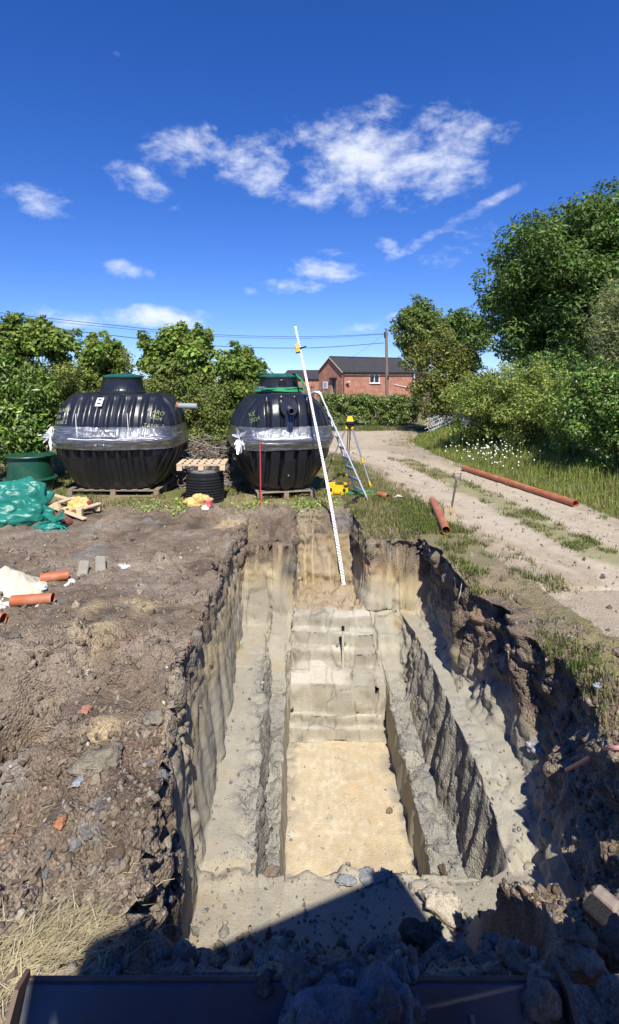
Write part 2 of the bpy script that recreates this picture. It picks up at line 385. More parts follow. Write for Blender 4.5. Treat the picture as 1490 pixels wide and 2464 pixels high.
    # walls share the relief at their upper end
    Z = Z + np.where((S == 1)&(~g), (1-T)*(rel*soil)*1.0, 0) + np.where((S == 11)&(~g), T*(rel*soil), 0)
    far = sstep(30, 200, np.hypot(X, Y))
    Z = Z - far*.15
    # --- normals of the base surface
    P = np.stack([X, Y, Z], -1)
    du = np.gradient(P, axis=0); dv = np.gradient(P, axis=1)
    Nn = np.cross(du, dv); Nn /= np.maximum(np.linalg.norm(Nn, axis=-1, keepdims=True), 1e-9)
    Nn[Nn[..., 2] < -1e-3] *= -1
    x, y, z = X.astype(np.float32), Y.astype(np.float32), Z.astype(np.float32)
    steep = 1-np.clip(Nn[..., 2], 0, 1)
    topz = sstep(-.75, -.12, z)                      # dark crumbly topsoil near the surface
    nearmask = (np.hypot(X, Y) < 40)
    # crumbly relief
    big = fbm(x*2.3, y*2.3, z*2.3, 3, 11)
    w1, w1b, wid = worley(x*5.2+big*.5, y*5.2, z*5.2, 21, True)
    w2 = worley(x*11+big, y*11, z*11, 25)
    fine = fbm(x*13, y*13, z*13, 2, 41)
    pick = sstep(.25, .75, wid)
    bil = np.abs(vnoise(x*3.7, y*3.7, z*3.7, 43))*.075 + np.abs(vnoise(x*7.7, y*7.7, z*7.7, 44))*.05 + np.abs(vnoise(x*14.5, y*14.5, z*14.5, 45))*.028
    clod = (.62-w1)*.10*pick + (.5-w2)*.03*sstep(.1,.6,wid) + bil*1.15 - .05
    crev = 1-sstep(0, .16, w1b-w1); clod = clod - crev*.025*sstep(.2,.5,wid)
    crumb = clod + fine*.012
    lumpy = sstep(-.25, .45, fbm(x*1.1, y*1.1, z*1.1, 3, 51))      # smooth / lumpy areas
    D = np.zeros_like(x)
    soilw = np.clip(soil, 0, 1)*g
    D += soilw*(crumb*(.40+1.0*lumpy))
    # a softer grassy yard and bare track bed
    D += g*(1-soilw)*nearmask*(fbm(x*3, y*3, 0*x, 3, 61)*.022*(~intrack) - .012*intrack)
    # side walls
    wall = (~g) & ((S == 1) | (S == 11) | (S == 9) | (S == 3) | (S == 7) | (S == 5))
    streak = fbm(x*2, y*7.5, z*.9, 4, 71)
    slab = np.abs(fbm(x*2, y*2.4, z*.8, 3, 75))
    D += wall*(streak*.030 + topz*(crumb*.5) + (.4-worley(x*9, y*9, z*2.5, 79))*.008)
    blk = np.floor(fbm(x*1.2, y*1.9, z*1.5, 3, 74)*4.5)/4.5
    D += ((S == 11)&(~g))*(slab*.19-.10 + blk*.17 + fbm(x*3.3, y*3.3, z*2.2, 4, 73)*.08*(.4+topz) + crumb*(.45+.4*topz))*sstep(0, .08, T)
    D += (~g)*((S == 9) | (S == 3))*(crumb*.34-.015 + streak*.05 + slab*.05 + np.floor(fbm(x*2, y*3.1, z*1.1, 2, 76)*4)/4*.045)
    D += ((S == 1)&(~g))*(slab*.09-.03 + crumb*.18 + np.floor(fbm(x*2, y*2.2, z*.8, 2, 77)*4)/4*.03)
    # cut faces across the trench (rises along y) and the smooth floor
    cross = (~wall) & (~g) & (steep > .25)
    D += cross*(topz*crumb*.9 + streak*.006)
    rough_flat = ((S == 4)*.9 + (S == 8)*.95 + (S == 10)*.35*sstep(6.8, 4.6, y) + (S == 2)*sstep(.35, .75, T + fbm(x*3, y*1.6, z, 3, 81)*.45)*.9)
    apron = sstep(4.3, 4.15, y)*(~g)*sstep(3.2, 3.4, y)
    rough_flat = rough_flat*sstep(4.05, 4.4, y)*sstep(7.7, 6.9, y)
    D += rough_flat*(crumb*1.15)
    D += apron*(sstep(.05, .5, fbm(x*2.4, y*2.4, z, 3, 85))*crumb*.6 + sstep(3.5, 3.0, y)*.10*np.abs(big)+ sstep(3.95, 4.2, y)*crumb*.8)
    floorm = (S == 6) & (y > 4.2)
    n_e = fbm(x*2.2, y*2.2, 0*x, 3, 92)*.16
    D += floorm*(fbm(x*3, y*3, z*3, 4, 91)*.022 + (crumb*.5)*np.clip(sstep(-.05,-.22,x+n_e)+sstep(.85,.99,x-n_e),0,1))
    # bucket-tooth grooves in the notch and on the far walls
    notch = (S == 6) & (y > 8.8) & (y < 9.4)
    u = x*7.3 + fbm(x*1.5, y*0, z*.9, 2, 95)*.5 + .25*np.sin(x*5)
    tooth = sstep(.16, .30, np.abs((u % 1)-.5)*1.0)
    tooth = 1-sstep(.09, .20, np.abs((u % 1)-.5) + .09*fbm(x*9, y*9, z*5, 3, 96))
    tooth_ok = sstep(-.05, .25, fbm(np.floor(u)*3.7+.5, 0*x, z*1.6+np.floor(u)*2.3, 3, 97)+.10)
    D += notch*((.5-w2)*.07*(1-tooth*tooth_ok) + big*.05*(1-tooth*tooth_ok) + .014*tooth*tooth_ok)
    farwall = (~g)*(y > 7.93)*(~notch)*(steep > .3)
    tooth2 = tooth*sstep(-.9, -.5, z)*sstep(-.02, -.2, z)*sstep(-.1, .25, fbm(np.floor(u)*5.1, 0*x, z*1.4, 2, 99)+.1)
    D += farwall*(crumb*.55*sstep(-.8, -.35, z)*(1-tooth2) + (np.floor(fbm(x*2.2, y, z*2.8, 2, 103)*5)/5)*.05)
    # the far end was dug in bites that left flat panels with torn edges
    bu = x*3.3 + fbm(x*4, y*4, z*4, 2, 111)*.35; bv = z*4.6 + fbm(x*3+7, y*3, z*3, 2, 113)*.45 + np.floor(bu)*.37
    z0_ = np.zeros(x.shape, np.int64); bh = _hash((np.floor(bu)+500).astype(np.int64), (np.floor(bv)+500).astype(np.int64), z0_, 17)
    ed = np.minimum(np.minimum(bu % 1, 1-(bu % 1)), np.minimum(bv % 1, 1-(bv % 1)))
    far_cut = (~g)*(y > 7.0)*(y < 8.35)*((S >= 2) & (S <= 10))*sstep(-.45, -.75, z)
    D += far_cut*((bh-.5)*.05 - .016*sstep(.07, .0, ed)*sstep(-.1, .3, fbm(x*5, y*5, z*5, 2, 115)))
    ledge = (S == 6) & (y > 8.0) & (y <= 8.9)
    D += ledge*(crumb*1.1)
    stairs = (S == 6) & (y > 7.0) & (y <= 8.0)
    tear = sstep(.12, .3, fbm(x*2.6+3, y*2.6, z*2.6, 3, 109))
    D += stairs*(tear*crumb*.45 + np.floor(fbm(x*1.7, y*.8, z*3.1, 2, 105)*6)/6*.030 + sstep(.45, .75, vnoise(x*3.1, y*3.1, z*3.1, 107))*(.5-w2)*.03)
    D += (~g)*sstep(3.55, 3.25, y)*crumb*.9
    D = np.where(((S >= 3) & (S <= 5)) & (y < 3.7), D*.35, D)
    thin = ((S == 3) | (S == 5) | (S == 7) | (S == 9)) & (y < 4.5); D = np.where(thin, D*sstep(4.2, 4.45, y), D)
    D = np.where(S == 1, .075*np.tanh(D/.075), D)
    D *= nearmask*np.where(g, 1, sstep(2.1, 2.3, y))
    P2 = P + Nn*D[..., None]
    # scoops where clods fell off the right lip
    for (px, py, zz, r, dep) in ((1240,1590,-.05,.30,.22),(1330,1650,-.1,.26,.20),(1420,1760,-.1,.22,.15),(1120,1430,-.1,.16,.08)):
        c = gnd(px, py, zz); q = np.exp(-((P2[..., 0]-c.x)**2+(P2[..., 1]-c.y)**2)/r**2)
        P2[..., 2] -= ((S == 12) | (S == 11))*q*dep*(1+.8*big)*topz
    V = P2.reshape(-1, 3)
    # --- colours (topsoil, clay, sand, turf, and light painted on the step treads)
    c0 = lambda *c: np.array(c, np.float32)
    A = lambda w, C, c: C*(1-w[..., None]) + w[..., None]*c
    n1 = fbm(x*.9, y*.9, z*.9, 4, 201); n2 = fbm(x*4, y*4, z*4, 4, 203); n3 = fbm(x*14, y*14, z*14, 3, 205)
    soilA, soilB, soilC = c0(.178,.136,.096), c0(.275,.222,.163), c0(.118,.089,.064)
    Cs = np.broadcast_to(soilA, P.shape).copy()
    Cs = A(sstep(-.15, .45, n1+n2*.5), Cs, soilB); Cs = A(sstep(.0, .5, n2-n1*.3+n3*.3), Cs, soilC*1.0)
    Cs = A(sstep(.10, .5, fbm(x*1.6, y*1.6, z, 3, 207))*.55, Cs, c0(.32,.262,.195))
    Cs = A(sstep(.32, .5, fbm(x*2.7, y*2.7, z, 3, 209))*.5, Cs, c0(.22,.215,.205))
    Cs = A(sstep(.36, .52, fbm(x*3.1+9, y*3.1, z, 3, 211))*.45, Cs, c0(.30,.19,.14))
    Cs = Cs*(1+.22*(wid-.5))[..., None]
    for (px, py, r) in ((215,1545,.16),(250,1505,.13),(320,1440,.12),(225,1460,.10),(240,1745,.12),(480,1500,.07),(560,1260,.2),(350,1455,.14)):
        c = gnd(px, py); q = np.exp(-(((X-c.x)**2+(Y-c.y)**2)/r**2)*(1+.9*n2)); Cs = A(np.clip(q*1.1, 0, .9)*onL, Cs, c0(.43,.335,.19))
    # clay
    Cc = np.broadcast_to(c0(.335,.305,.235), P.shape).copy()
    Cc = A(sstep(-1.0, -.55, z+n1*.12), Cc, c0(.38,.31,.19))
    Cc = A(sstep(-.1, .5, n2)*.45, Cc, c0(.27,.25,.205)); Cc = A(sstep(.1, .6, -n1+n3*.4)*.35, Cc, c0(.40,.37,.295))
    Cc = A(sstep(.15, .5, fbm(x*5, y*5, z*1.2, 3, 213))*.5, Cc, c0(.36,.27,.13))
    Cg = np.broadcast_to(c0(.235,.225,.195), P.shape).copy(); Cg = A(sstep(-.1, .4, n2), Cg, c0(.31,.29,.235)); Cg = A(sstep(.1, .45, n3+n1)*.6, Cg, c0(.17,.175,.18))
    Cf = np.broadcast_to(c0(.49,.41,.275), P.shape).copy()
    rust = fbm(x*32, y*14, z*3, 2, 215)*.8+fbm(x*4, y*3, z, 3, 216)*.4; Cf = A(sstep(.0, .5, rust)*.5, Cf, c0(.49,.345,.175)); Cf = A(sstep(.1, .6, -rust)*.5, Cf, c0(.64,.56,.40))
    pit = ~g
    C = np.where(pit[..., None], Cc, Cs)
    # topsoil on the upper band of every wall
    band = sstep(-.62, -.30, z + n1*.16 + n2*.07)
    bandB = np.where(y > 7.9, sstep(-.66, -.34, z+n1*.14+n2*.08), np.where(S == 11, sstep(-.95, -.5, z+n1*.35+n2*.15+.25*sstep(5.5,4.0,y)), sstep(-.40, -.12, z+n1*.18)))
    C = np.where(pit[..., None], A(bandB, C, Cs*.95), C)
    C = np.where(pit[..., None], A(sstep(3.5, 3.2, y+n2*.25), C, Cs), C)
    orng = (pit & (y > 7.9))*sstep(.05, .4, fbm(x*2.3, y, z*2, 3, 217))*sstep(-.62, -.45, z)*sstep(-.2, -.4, z); C = A(orng*.5, C, c0(.36,.215,.11))
    C = A(np.where((S == 4) | (S == 8) | (S == 9) | (S == 3), .9*sstep(7.6, 6.6, y), 0)*(z < -.7), C, Cg)
    C = A((S == 9)*(.55)*(z < -.7), C, Cc*.85)
    C = A(np.clip(rough_flat*(S == 2), 0, 1)*.85, C, Cg*1.05); C = A((S == 10)*sstep(.0, .5, n2+.2)*sstep(7.6, 5.2, y)*.75, C, Cg*1.15)
    ap = apron*np.clip(sstep(-.1, .5, n2*.6+n1)*.6 + sstep(3.7, 3.2, y+n2*.3), 0, 1); C = A(apron*.5, C, c0(.35,.31,.225)); C = A(ap*.55, C, Cs*1.4)
    wf = floorm*sstep(7.10, 7.0, y+n2*.05); C = A(wf, C, Cf)
    seam = floorm*(np.abs(((y+.05*0)-5.62))<.012) + floorm*(np.abs(y-6.32)<.010); C = A(np.clip(seam, 0, 1)*.55*sstep(-.25,.3,n2+n1), C, c0(.62,.56,.44))
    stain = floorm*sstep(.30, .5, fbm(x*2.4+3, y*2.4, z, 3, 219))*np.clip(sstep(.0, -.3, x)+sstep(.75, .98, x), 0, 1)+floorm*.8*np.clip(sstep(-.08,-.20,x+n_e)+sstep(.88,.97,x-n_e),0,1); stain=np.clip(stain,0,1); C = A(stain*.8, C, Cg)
    damp = floorm*sstep(.08, .42, fbm(x*1.7+2, y*1.7, z, 4, 229)); C = A(damp*.42, C, c0(.36,.285,.18))
    strip = (S == 6)*sstep(7.03, 7.07, y)*sstep(7.2, 7.1, y); C = A(strip*sstep(-.2, .3, n2)*.8, C, c0(.30,.25,.17))
    C = A(stairs*.8, C, c0(.30,.275,.215)*1.0+n1[..., None]*.05+n2[..., None]*.04); C = A(stairs*sstep(.55,.85,Nn[...,2])*.72, C, c0(.45,.425,.35)); C = A(stairs*sstep(.0,.5,fbm(x*11,y*1.5,z*1.2,3,227))*.3, C, c0(.38,.355,.285)); C = A(stairs*sstep(.1,.4,fbm(x*1.5,y*6,z*7,3,225))*.5, C, c0(.24,.215,.165)); C = A(stairs*tear*.55, C, c0(.26,.23,.175))  # treads painted paler than risers: smear plus stronger light put in the colour
    C = np.where((far_cut > .3)[..., None], C*(.88+.26*bh)[..., None]*(1-.35*sstep(.06, 0, ed)*sstep(-.1, .3, fbm(x*5, y*5, z*5, 2, 115)))[..., None], C)
    C = A(ledge*.8, C, c0(.30,.225,.14)+n2[..., None]*.08)
    C = A(notch*tooth*tooth_ok*.62*sstep(-.1,-.3,z), C, c0(.42,.325,.19)); C = A(notch*(1-tooth*tooth_ok)*.75*(z < -.3), C, c0(.27,.205,.125)+n2[..., None]*.1)
    C = A(farwall*tooth2*.6, C, c0(.42,.32,.17))
    C = A(np.exp(-((x+.30)**2+(z+.56)**2)/.022)*(y > 8.0)*(y < 8.4)*pit*.85, C, c0(.11,.115,.12))
    # turf and dry yard
    turfn = fbm(x*1.3, y*1.3, 0*x, 4, 221)
    Ct = np.broadcast_to(c0(.150,.150,.055), P.shape).copy(); Ct = A(sstep(-.2, .3, turfn), Ct, c0(.26,.215,.115)); Ct = A(sstep(.1, .5, n2)*.6, Ct, c0(.11,.13,.04))
    C = np.where((g & (soilw < .999))[..., None], A((1-soilw)*(~intrack), C, Ct), C)
    yard = sstep(10.6, 9.6, y)*sstep(1.2, .6, x)*sstep(9.0, 9.6, y)*g; C = A(yard*sstep(-.3, .2, turfn+n2*.4)*.8, C, c0(.24,.19,.13))
    rgt = (S == 12)*sstep(7.4, 6.4, y+n1)*sstep(2.6, 3.6, y); C = A(rgt*sstep(-.35, .2, n1+n2*.4)*.75, C, c0(.235,.18,.125))
    gr = (S == 12)*sstep(7.2, 6.6, y)*sstep(.05, .3, fbm(x*1.2+4, y*1.2, 0*x, 3, 223))*.6*sstep(3.6, 4.4, y); C = A(gr, C, c0(.17,.165,.06))
    nearg = (S == 12)*sstep(8.4, 7.6, y)*sstep(5.0, 5.6, y)*(~intrack)*(soilw < .9); C = A(nearg*.55, C, c0(.26,.205,.135)); C = A((intrack & g)*1.0, C, c0(.36,.30,.215))
    C = np.clip(C, .02, .8)*(1+.10*n3)[..., None]
    idx = np.arange(nu*nv).reshape(nu, nv)
    q = np.stack([idx[:-1, :-1], idx[1:, :-1], idx[1:, 1:], idx[:-1, 1:]], -1).reshape(-1, 4)
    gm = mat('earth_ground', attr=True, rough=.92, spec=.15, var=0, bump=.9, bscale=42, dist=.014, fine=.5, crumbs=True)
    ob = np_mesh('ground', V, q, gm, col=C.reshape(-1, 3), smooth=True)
    bm_ = np.where(g, .95*soilw+.6*(1-soilw), .22)
    bm_ = np.where(pit & (bandB > .5), .8, bm_); bm_ = np.where(pit, np.maximum(bm_, .8*np.clip(rough_flat, 0, 1)), bm_)
    bm_ = np.where(pit & (y < 3.4), .9, bm_); bm_ = np.where(floorm, .30, bm_); bm_ = np.where(((S == 8) | (S == 9) | (S == 4) | (S == 3)) & (y < 7.2) & (y > 4.2), .7, bm_)
    at_ = ob.data.attributes.new('Bmp', 'FLOAT', 'POINT'); at_.data.foreach_set('value', bm_.astype(np.float32).ravel())
    tag(ob, kind='structure')
    ob['label'] = 'bare dug earth yard with a deep stepped clay trench'
    return ob, V, q
ground, GV, GQ = build_ground()
BVH = BVHTree.FromPolygons(GV.tolist(), GQ.tolist())
def gz(x, y, top=6.0):
    h = BVH.ray_cast(Vector((x, y, top)), Vector((0, 0, -1)))
    return h[0].z if h[0] else 0.0
def onray(px, py):
    """point of the ground that the photo shows at (px, py)"""
    dr = Vector(((px-CX)/F, 1, -(py-HY)/F)).normalized()
    h = BVH.ray_cast(Vector((0, 0, EYE)), dr)
    return h[0], h[1]

# --- the farm track, a worn gravel sheet on the ground
def build_track():
    ys = np.concatenate([np.linspace(5.9, 14, 190), np.linspace(14.05, 24.0, 110)])
    m = 74; t = np.linspace(0, 1, m)
    xl = TL(ys) + fbm(ys*1.7, 0*ys, 0*ys, 4, 301)*.28; xr = TR(ys) + fbm(ys*1.7, 0*ys+7, 0*ys, 4, 303)*.22
    X = xl[:, None]*(1-t)+xr[:, None]*t; Y = np.repeat(ys[:, None], m, 1)
    Y[0] += .5*fbm(X[0]*2, X[0]*0, X[0]*0, 3, 305)
    T = np.repeat(t[None], len(ys), 0)
    ctr = .5 + .03*np.sin(Y*.6)
    rut = -.030*(np.exp(-((T-.24)/.10)**2)+np.exp(-((T-.76)/.10)**2)) + .02*np.exp(-((T-ctr)/.09)**2)
    Z = .026 + rut + fbm(X*4, Y*4, 0*X, 4, 307)*.012 + fbm(X*18, Y*18, 0*X, 2, 309)*.004
    edge = np.minimum(T, 1-T); Z = Z - .05*sstep(.03, 0, edge)
    Z[0] -= .06; Z[1] -= .03
    n1 = fbm(X*.8, Y*.8, 0*X, 4, 311); n2 = fbm(X*6, Y*6, 0*X, 3, 313)
    C = np.broadcast_to(np.array((.43,.36,.255), np.float32), X.shape+(3,)).copy()
    def A(w, c):
        nonlocal C; C = C*(1-w[..., None]) + w[..., None]*np.array(c)
    A(sstep(-.1, .5, n1)*.6, (.45,.385,.29)); A(sstep(.05, .5, n2)*.5, (.36,.285,.195)); A(sstep(.16,.05,np.abs(T-.30+n1*.05))*.35, (.47,.405,.31)); A(sstep(.2,.45,fbm(X*2.5,Y*1.2,0*X,3,315))*.5, (.30,.24,.165))
    A(sstep(.14, .05, np.abs(T-ctr)+n2*.06)*.8*sstep(16,14,Y), (.24,.225,.105))
    A(sstep(.10, .0, edge+n2*.04)*.6, (.24,.19,.125))
    A(sstep(19, 17, Y)*sstep(14.5, 16, Y)*sstep(.6, .85, T)*.6, (.26,.22,.16))
    idx = np.arange(X.size).reshape(X.shape)
    q = np.stack([idx[:-1, :-1], idx[:-1, 1:], idx[1:, 1:], idx[1:, :-1]], -1).reshape(-1, 4)
    m_ = mat('track_gravel', attr=True, rough=.95, spec=.1, var=.12, scale=5, bump=.5, bscale=45, dist=.015, fine=.25)
    o = np_mesh('track', np.stack([X, Y, Z], -1).reshape(-1, 3), q, m_, col=C.reshape(-1, 3), smooth=True)
    tag(o, 'pale rutted farm track with a grassy middle', kind='structure')
build_track()
# ------------------------------------------------------------------ loose clods and stones
def rock_shapes(n, npt, seed, sub=0):
    """angular lumps: hulls of random points, chipped"""
    out = []; rg = random.Random(seed)
    for i in range(n):
        bm = bmesh.new(); sx, sy, sz_ = 1, rg.uniform(.6, .95), rg.uniform(.45, .8)
        for k in range(npt):
            v = Vector((rg.gauss(0, 1), rg.gauss(0, 1), rg.gauss(0, 1))).normalized()*rg.uniform(.72, 1.05)
            bm.verts.new((v.x*sx, v.y*sy, v.z*sz_))
        r = bmesh.ops.convex_hull(bm, input=bm.verts)
        bmesh.ops.delete(bm, geom=[e for e in r['geom_interior'] if isinstance(e, bmesh.types.BMVert)], context='VERTS')
        if sub:
            for q in range(sub):
                bmesh.ops.subdivide_edges(bm, edges=list(bm.edges), cuts=1, use_grid_fill=True, smooth=.25)
            bmesh.ops.triangulate(bm, faces=list(bm.faces))
        v = np.array([w.co[:] for w in bm.verts], np.float32)
        if sub:
            nr = v/np.linalg.norm(v, axis=1, keepdims=True)
            d_ = fbm(v[:, 0]*2.4+i*9, v[:, 1]*2.4, v[:, 2]*2.4, 4, seed+i)*.42 - (worley(v[:, 0]*3, v[:, 1]*3, v[:, 2]*3+i*5, seed+9)-.4)*.16
            d_ = d_ - ((worley(v[:, 0]*7, v[:, 1]*7, v[:, 2]*7+i*5, seed+19)-.4)*.10 if sub > 2 else 0)
            v = v + nr*d_[:, None]
        bm.verts.index_update(); bmesh.ops.triangulate(bm, faces=list(bm.faces))
        f = np.array([[w.index for w in q.verts] for q in bm.faces], np.int32); bm.free(); out.append((v, f))
    return out
SH1 = rock_shapes(14, 11, 400); SH2 = rock_shapes(10, 14, 450, 1); SH3 = rock_shapes(8, 16, 480, 3); SH2B = rock_shapes(8, 12, 470, 2)
def rot_rand(rg):
    return np.array(Euler((rg.uniform(0, 6.28), rg.uniform(0, 6.28), rg.uniform(0, 6.28))).to_matrix())
def rock_batch(name, pts, sizes, cols, shapes, material, sink=.46, flat=1.0, label=None, cat=None):
    rg = random.Random(11); V = []; Fs = []; C = []; b = 0
    for p, s, c in zip(pts, sizes, cols):
        v, f = shapes[rg.randrange(len(shapes))]
        w = (v*s) @ rot_rand(rg).T; w[:, 2] *= flat
        w = w + np.array(p) + np.array([0, 0, s*(.55-sink)])
        V.append(w); Fs.append(f+b); C.append(np.broadcast_to(np.array(c, np.float32), w.shape)); b += len(v)
    o = np_mesh(name, np.concatenate(V), np.concatenate(Fs), material, col=np.concatenate(C), smooth=False)
    tag(o, label, cat, kind='stuff'); return o
M_CLOD = mat('clod', attr=True, rough=.95, spec=.12, var=.25, scale=18, bump=1.0, bscale=55, dist=.016, fine=.42)
SOILC = [(.17,.132,.095),(.20,.157,.113),(.235,.187,.137),(.155,.12,.088),(.28,.227,.17),(.21,.175,.135)]
CLAYC = [(.30,.27,.21),(.24,.225,.19),(.36,.31,.22),(.20,.195,.185),(.17,.175,.18)]
PALE = [(.45,.40,.33),(.36,.31,.25),(.50,.47,.42),(.40,.22,.15),(.30,.30,.31)]
def scatter_clods():
    rg = random.Random(5); pts = []; sz = []; cl = []
    def add(x, y, s, pal):
        h = BVH.ray_cast(Vector((x, y, 5)), Vector((0, 0, -1)))
        if not h[0] or h[1].z < .35: return
        pts.append((x, y, h[0].z)); sz.append(s); k = rg.choice(pal); f = rg.uniform(.8, 1.3); cl.append(tuple(c*f for c in k))
    def size(lo, hi): return lo*(hi/lo)**(rg.random()**3.0)
    # left and right soil in view: sampled evenly in the picture so that near and far look alike
    n = 0
    for i in range(23000):
        px, py = rg.uniform(-60, 1550), 1250+rg.random()**.8*1000
        P_, N_ = onray(px, py)
        if P_ is None or N_.z < .3: continue
        x, y, z = P_
        if 7.3 < y and x > -1.0: continue
        if x > 2.2 and y > 5.2 and rg.random() < .85: continue
        if z < -2.1: 
            if rg.random() < (.93 if -.05 < x < .8 else .72): continue
        pit = z < -.7
        if pit:
            if y > 7: continue
            if rg.random() < .45: continue
        pal = CLAYC if (pit and rg.random() < .75) else (PALE if rg.random() < .06 else SOILC)
        s = size(.005, .055)*(.40+.12*y)
        if pal is PALE: s *= .6
        if pit: s *= .6
        pts.append((x, y, z)); sz.append(s); k = rg.choice(pal); f = rg.uniform(.8, 1.3); cl.append(tuple(c*f for c in k))
    # the heap in front of the blade and the near lip
    for i in range(2600):
        x, y = rg.uniform(-1.3, 1.7), rg.uniform(1.75, 3.7)
        add(x, y, size(.010, .06), SOILC if rg.random() < .75 else CLAYC)
    small = [i for i in range(len(pts)) if sz[i] < .050]; large = [i for i in range(len(pts)) if sz[i] >= .050]
    G = lambda L, a: [a[i] for i in L]
    rock_batch('soil_crumbs', G(small, pts), G(small, sz), G(small, cl), SH1, M_CLOD, label='loose brown soil crumbs and grit scattered round the trench')
    rock_batch('soil_clods', G(large, pts), G(large, sz), G(large, cl), SH2B, M_CLOD, label='loose broken clods of earth scattered round the trench')
scatter_clods()

def track_stones():
    rg = random.Random(15); pts = []; sz = []; cl = []
    for i in range(2600):
        y = 5.9+rg.random()**1.6*14; a, b = float(TL(y)), float(TR(y)); x = a+(b-a)*rg.random()
        pts.append((x, y, .018)); sz.append(.005*(7**(rg.random()**3))*(.5+.07*y)); k = rg.choice([(.40,.35,.28),(.30,.26,.21),(.48,.43,.36),(.22,.18,.14)]); cl.append(k)
    rock_batch('track_stones', pts, sz, cl, SH1, M_CLOD, label='loose grit and small stones on the track')
track_stones()
# ------------------------------------------------------------------ vegetation
M_LEAF = mat('leaf', attr=True, rough=.55, spec=.35, var=0, trans=.38)
M_LEAF2 = mat('glossy_leaf', attr=True, rough=.38, spec=.5, var=0, trans=.22)
M_GRASS = mat('grass_blade', attr=True, rough=.7, spec=.2, var=0, trans=.30)
M_BARK = mat('bark', (.11,.085,.062), rough=.9, var=.3, scale=9, bump=.6, bscale=22, dist=.02, stretch=(1,1,.3))
M_TWIG = mat('dead_twig', (.23,.17,.125), rough=.9, var=.3, scale=5)

def unit(v): return v/np.maximum(np.linalg.norm(v, axis=-1, keepdims=True), 1e-9)
def leaves(name, pos, nrm, size, cols, material, parent=None, aspect=.5, seed=1, curl=.18, origin=None):
    """folded leaf shapes: 4 corners, 2 triangles each (bent at the midrib)"""
    rg = np.random.default_rng(seed); n = len(pos)
    nrm = unit(nrm); r = unit(rg.normal(size=(n, 3)))
    t = unit(r - (r*nrm).sum(-1, keepdims=True)*nrm); b = np.cross(nrm, t)
    s = size[:, None]
    tip = pos + t*s; l = pos + t*s*.42 + b*s*aspect*.5 + nrm*s*curl*.5; rr = pos + t*s*.42 - b*s*aspect*.5 + nrm*s*curl*.5
    V = np.stack([pos, l, tip - nrm*s*curl*.4, rr], 1).reshape(-1, 3)
    i = np.arange(n)*4
    Fq = np.concatenate([np.stack([i, i+3, i+2], -1), np.stack([i, i+2, i+1], -1)], 0)
    C = np.repeat(cols, 4, 0)
    return np_mesh(name, V, Fq, material, parent, col=C, origin=origin)
def palette(n, base, rg, var=.28, yel=.12, tint=(.24,.27,.07)):
    base = np.array(base); k = rg.normal(1, var, (n, 1)).clip(.45, 1.7)
    c = base*k*np.array([2.35,2.25,1.75]); c[:, 0] *= rg.normal(1, .12, n).clip(.7, 1.4)
    y = rg.random(n) < yel; c[y] = np.array(tint)*rg.uniform(.7, 1.1, (y.sum(), 1))
    return c.clip(.005, .7)
def clump_leaves(centres, rad, per, size, base, seed, flat=.8, up=.55, yel=.12, var=.28, tint=(.24,.27,.07), tone=None):
    rg = np.random.default_rng(seed); P = []; Nn = []; C = []
    for i, (c, r) in enumerate(zip(centres, rad)):
        m = max(6, int(per*(r/np.mean(rad))**2))
        dv = unit(rg.normal(size=(m, 3))); k = rg.uniform(.35, 1.0, (m, 1))**.6
        P.append(np.array(c) + dv*k*r*np.array([1, 1, flat])); Nn.append(dv*.7 + np.array([0, 0, up]) + rg.normal(size=(m, 3))*.45)
        cc = palette(m, base, rg, var, yel, tint)*rg.uniform(.82, 1.18)
        C.append(cc)
    P = np.concatenate(P); Nn = np.concatenate(Nn); C = np.concatenate(C)
    S = rg.uniform(.5, 1.0, len(P))**1.3*1.45*size
    return P, Nn, S, C
def crown_centres(c, rad, n, seed, shell=(.6, 1.0), lobes=.22, zmin=None):
    rg = np.random.default_rng(seed); dv = unit(rg.normal(size=(n*2, 3)))
    k = rg.uniform(*shell, (n*2, 1))
    lob = 1 + lobes*fbm(dv[:, 0]*2.2+seed, dv[:, 1]*2.2, dv[:, 2]*2.2, 3, seed)[:, None]*1.6
    p = np.array(c) + dv*k*lob*np.array(rad)
    if zmin is not None: p = p[p[:, 2] > zmin]
    return p[:n]
def limb(mb, p, q, r0, r1, rg, bend=.12, n=6):
    p, q = Vector(p), Vector(q); L_ = (q-p).length; pts = []
    off = Vector((rg.uniform(-1, 1), rg.uniform(-1, 1), rg.uniform(-.3, .6)))*L_*bend
    for i in range(n+1):
        t = i/n; pts.append(p.lerp(q, t) + off*math.sin(t*math.pi))
    mb.tube(pts, [r0*(1-i/n)+r1*i/n for i in range(n+1)], 7)
    return pts
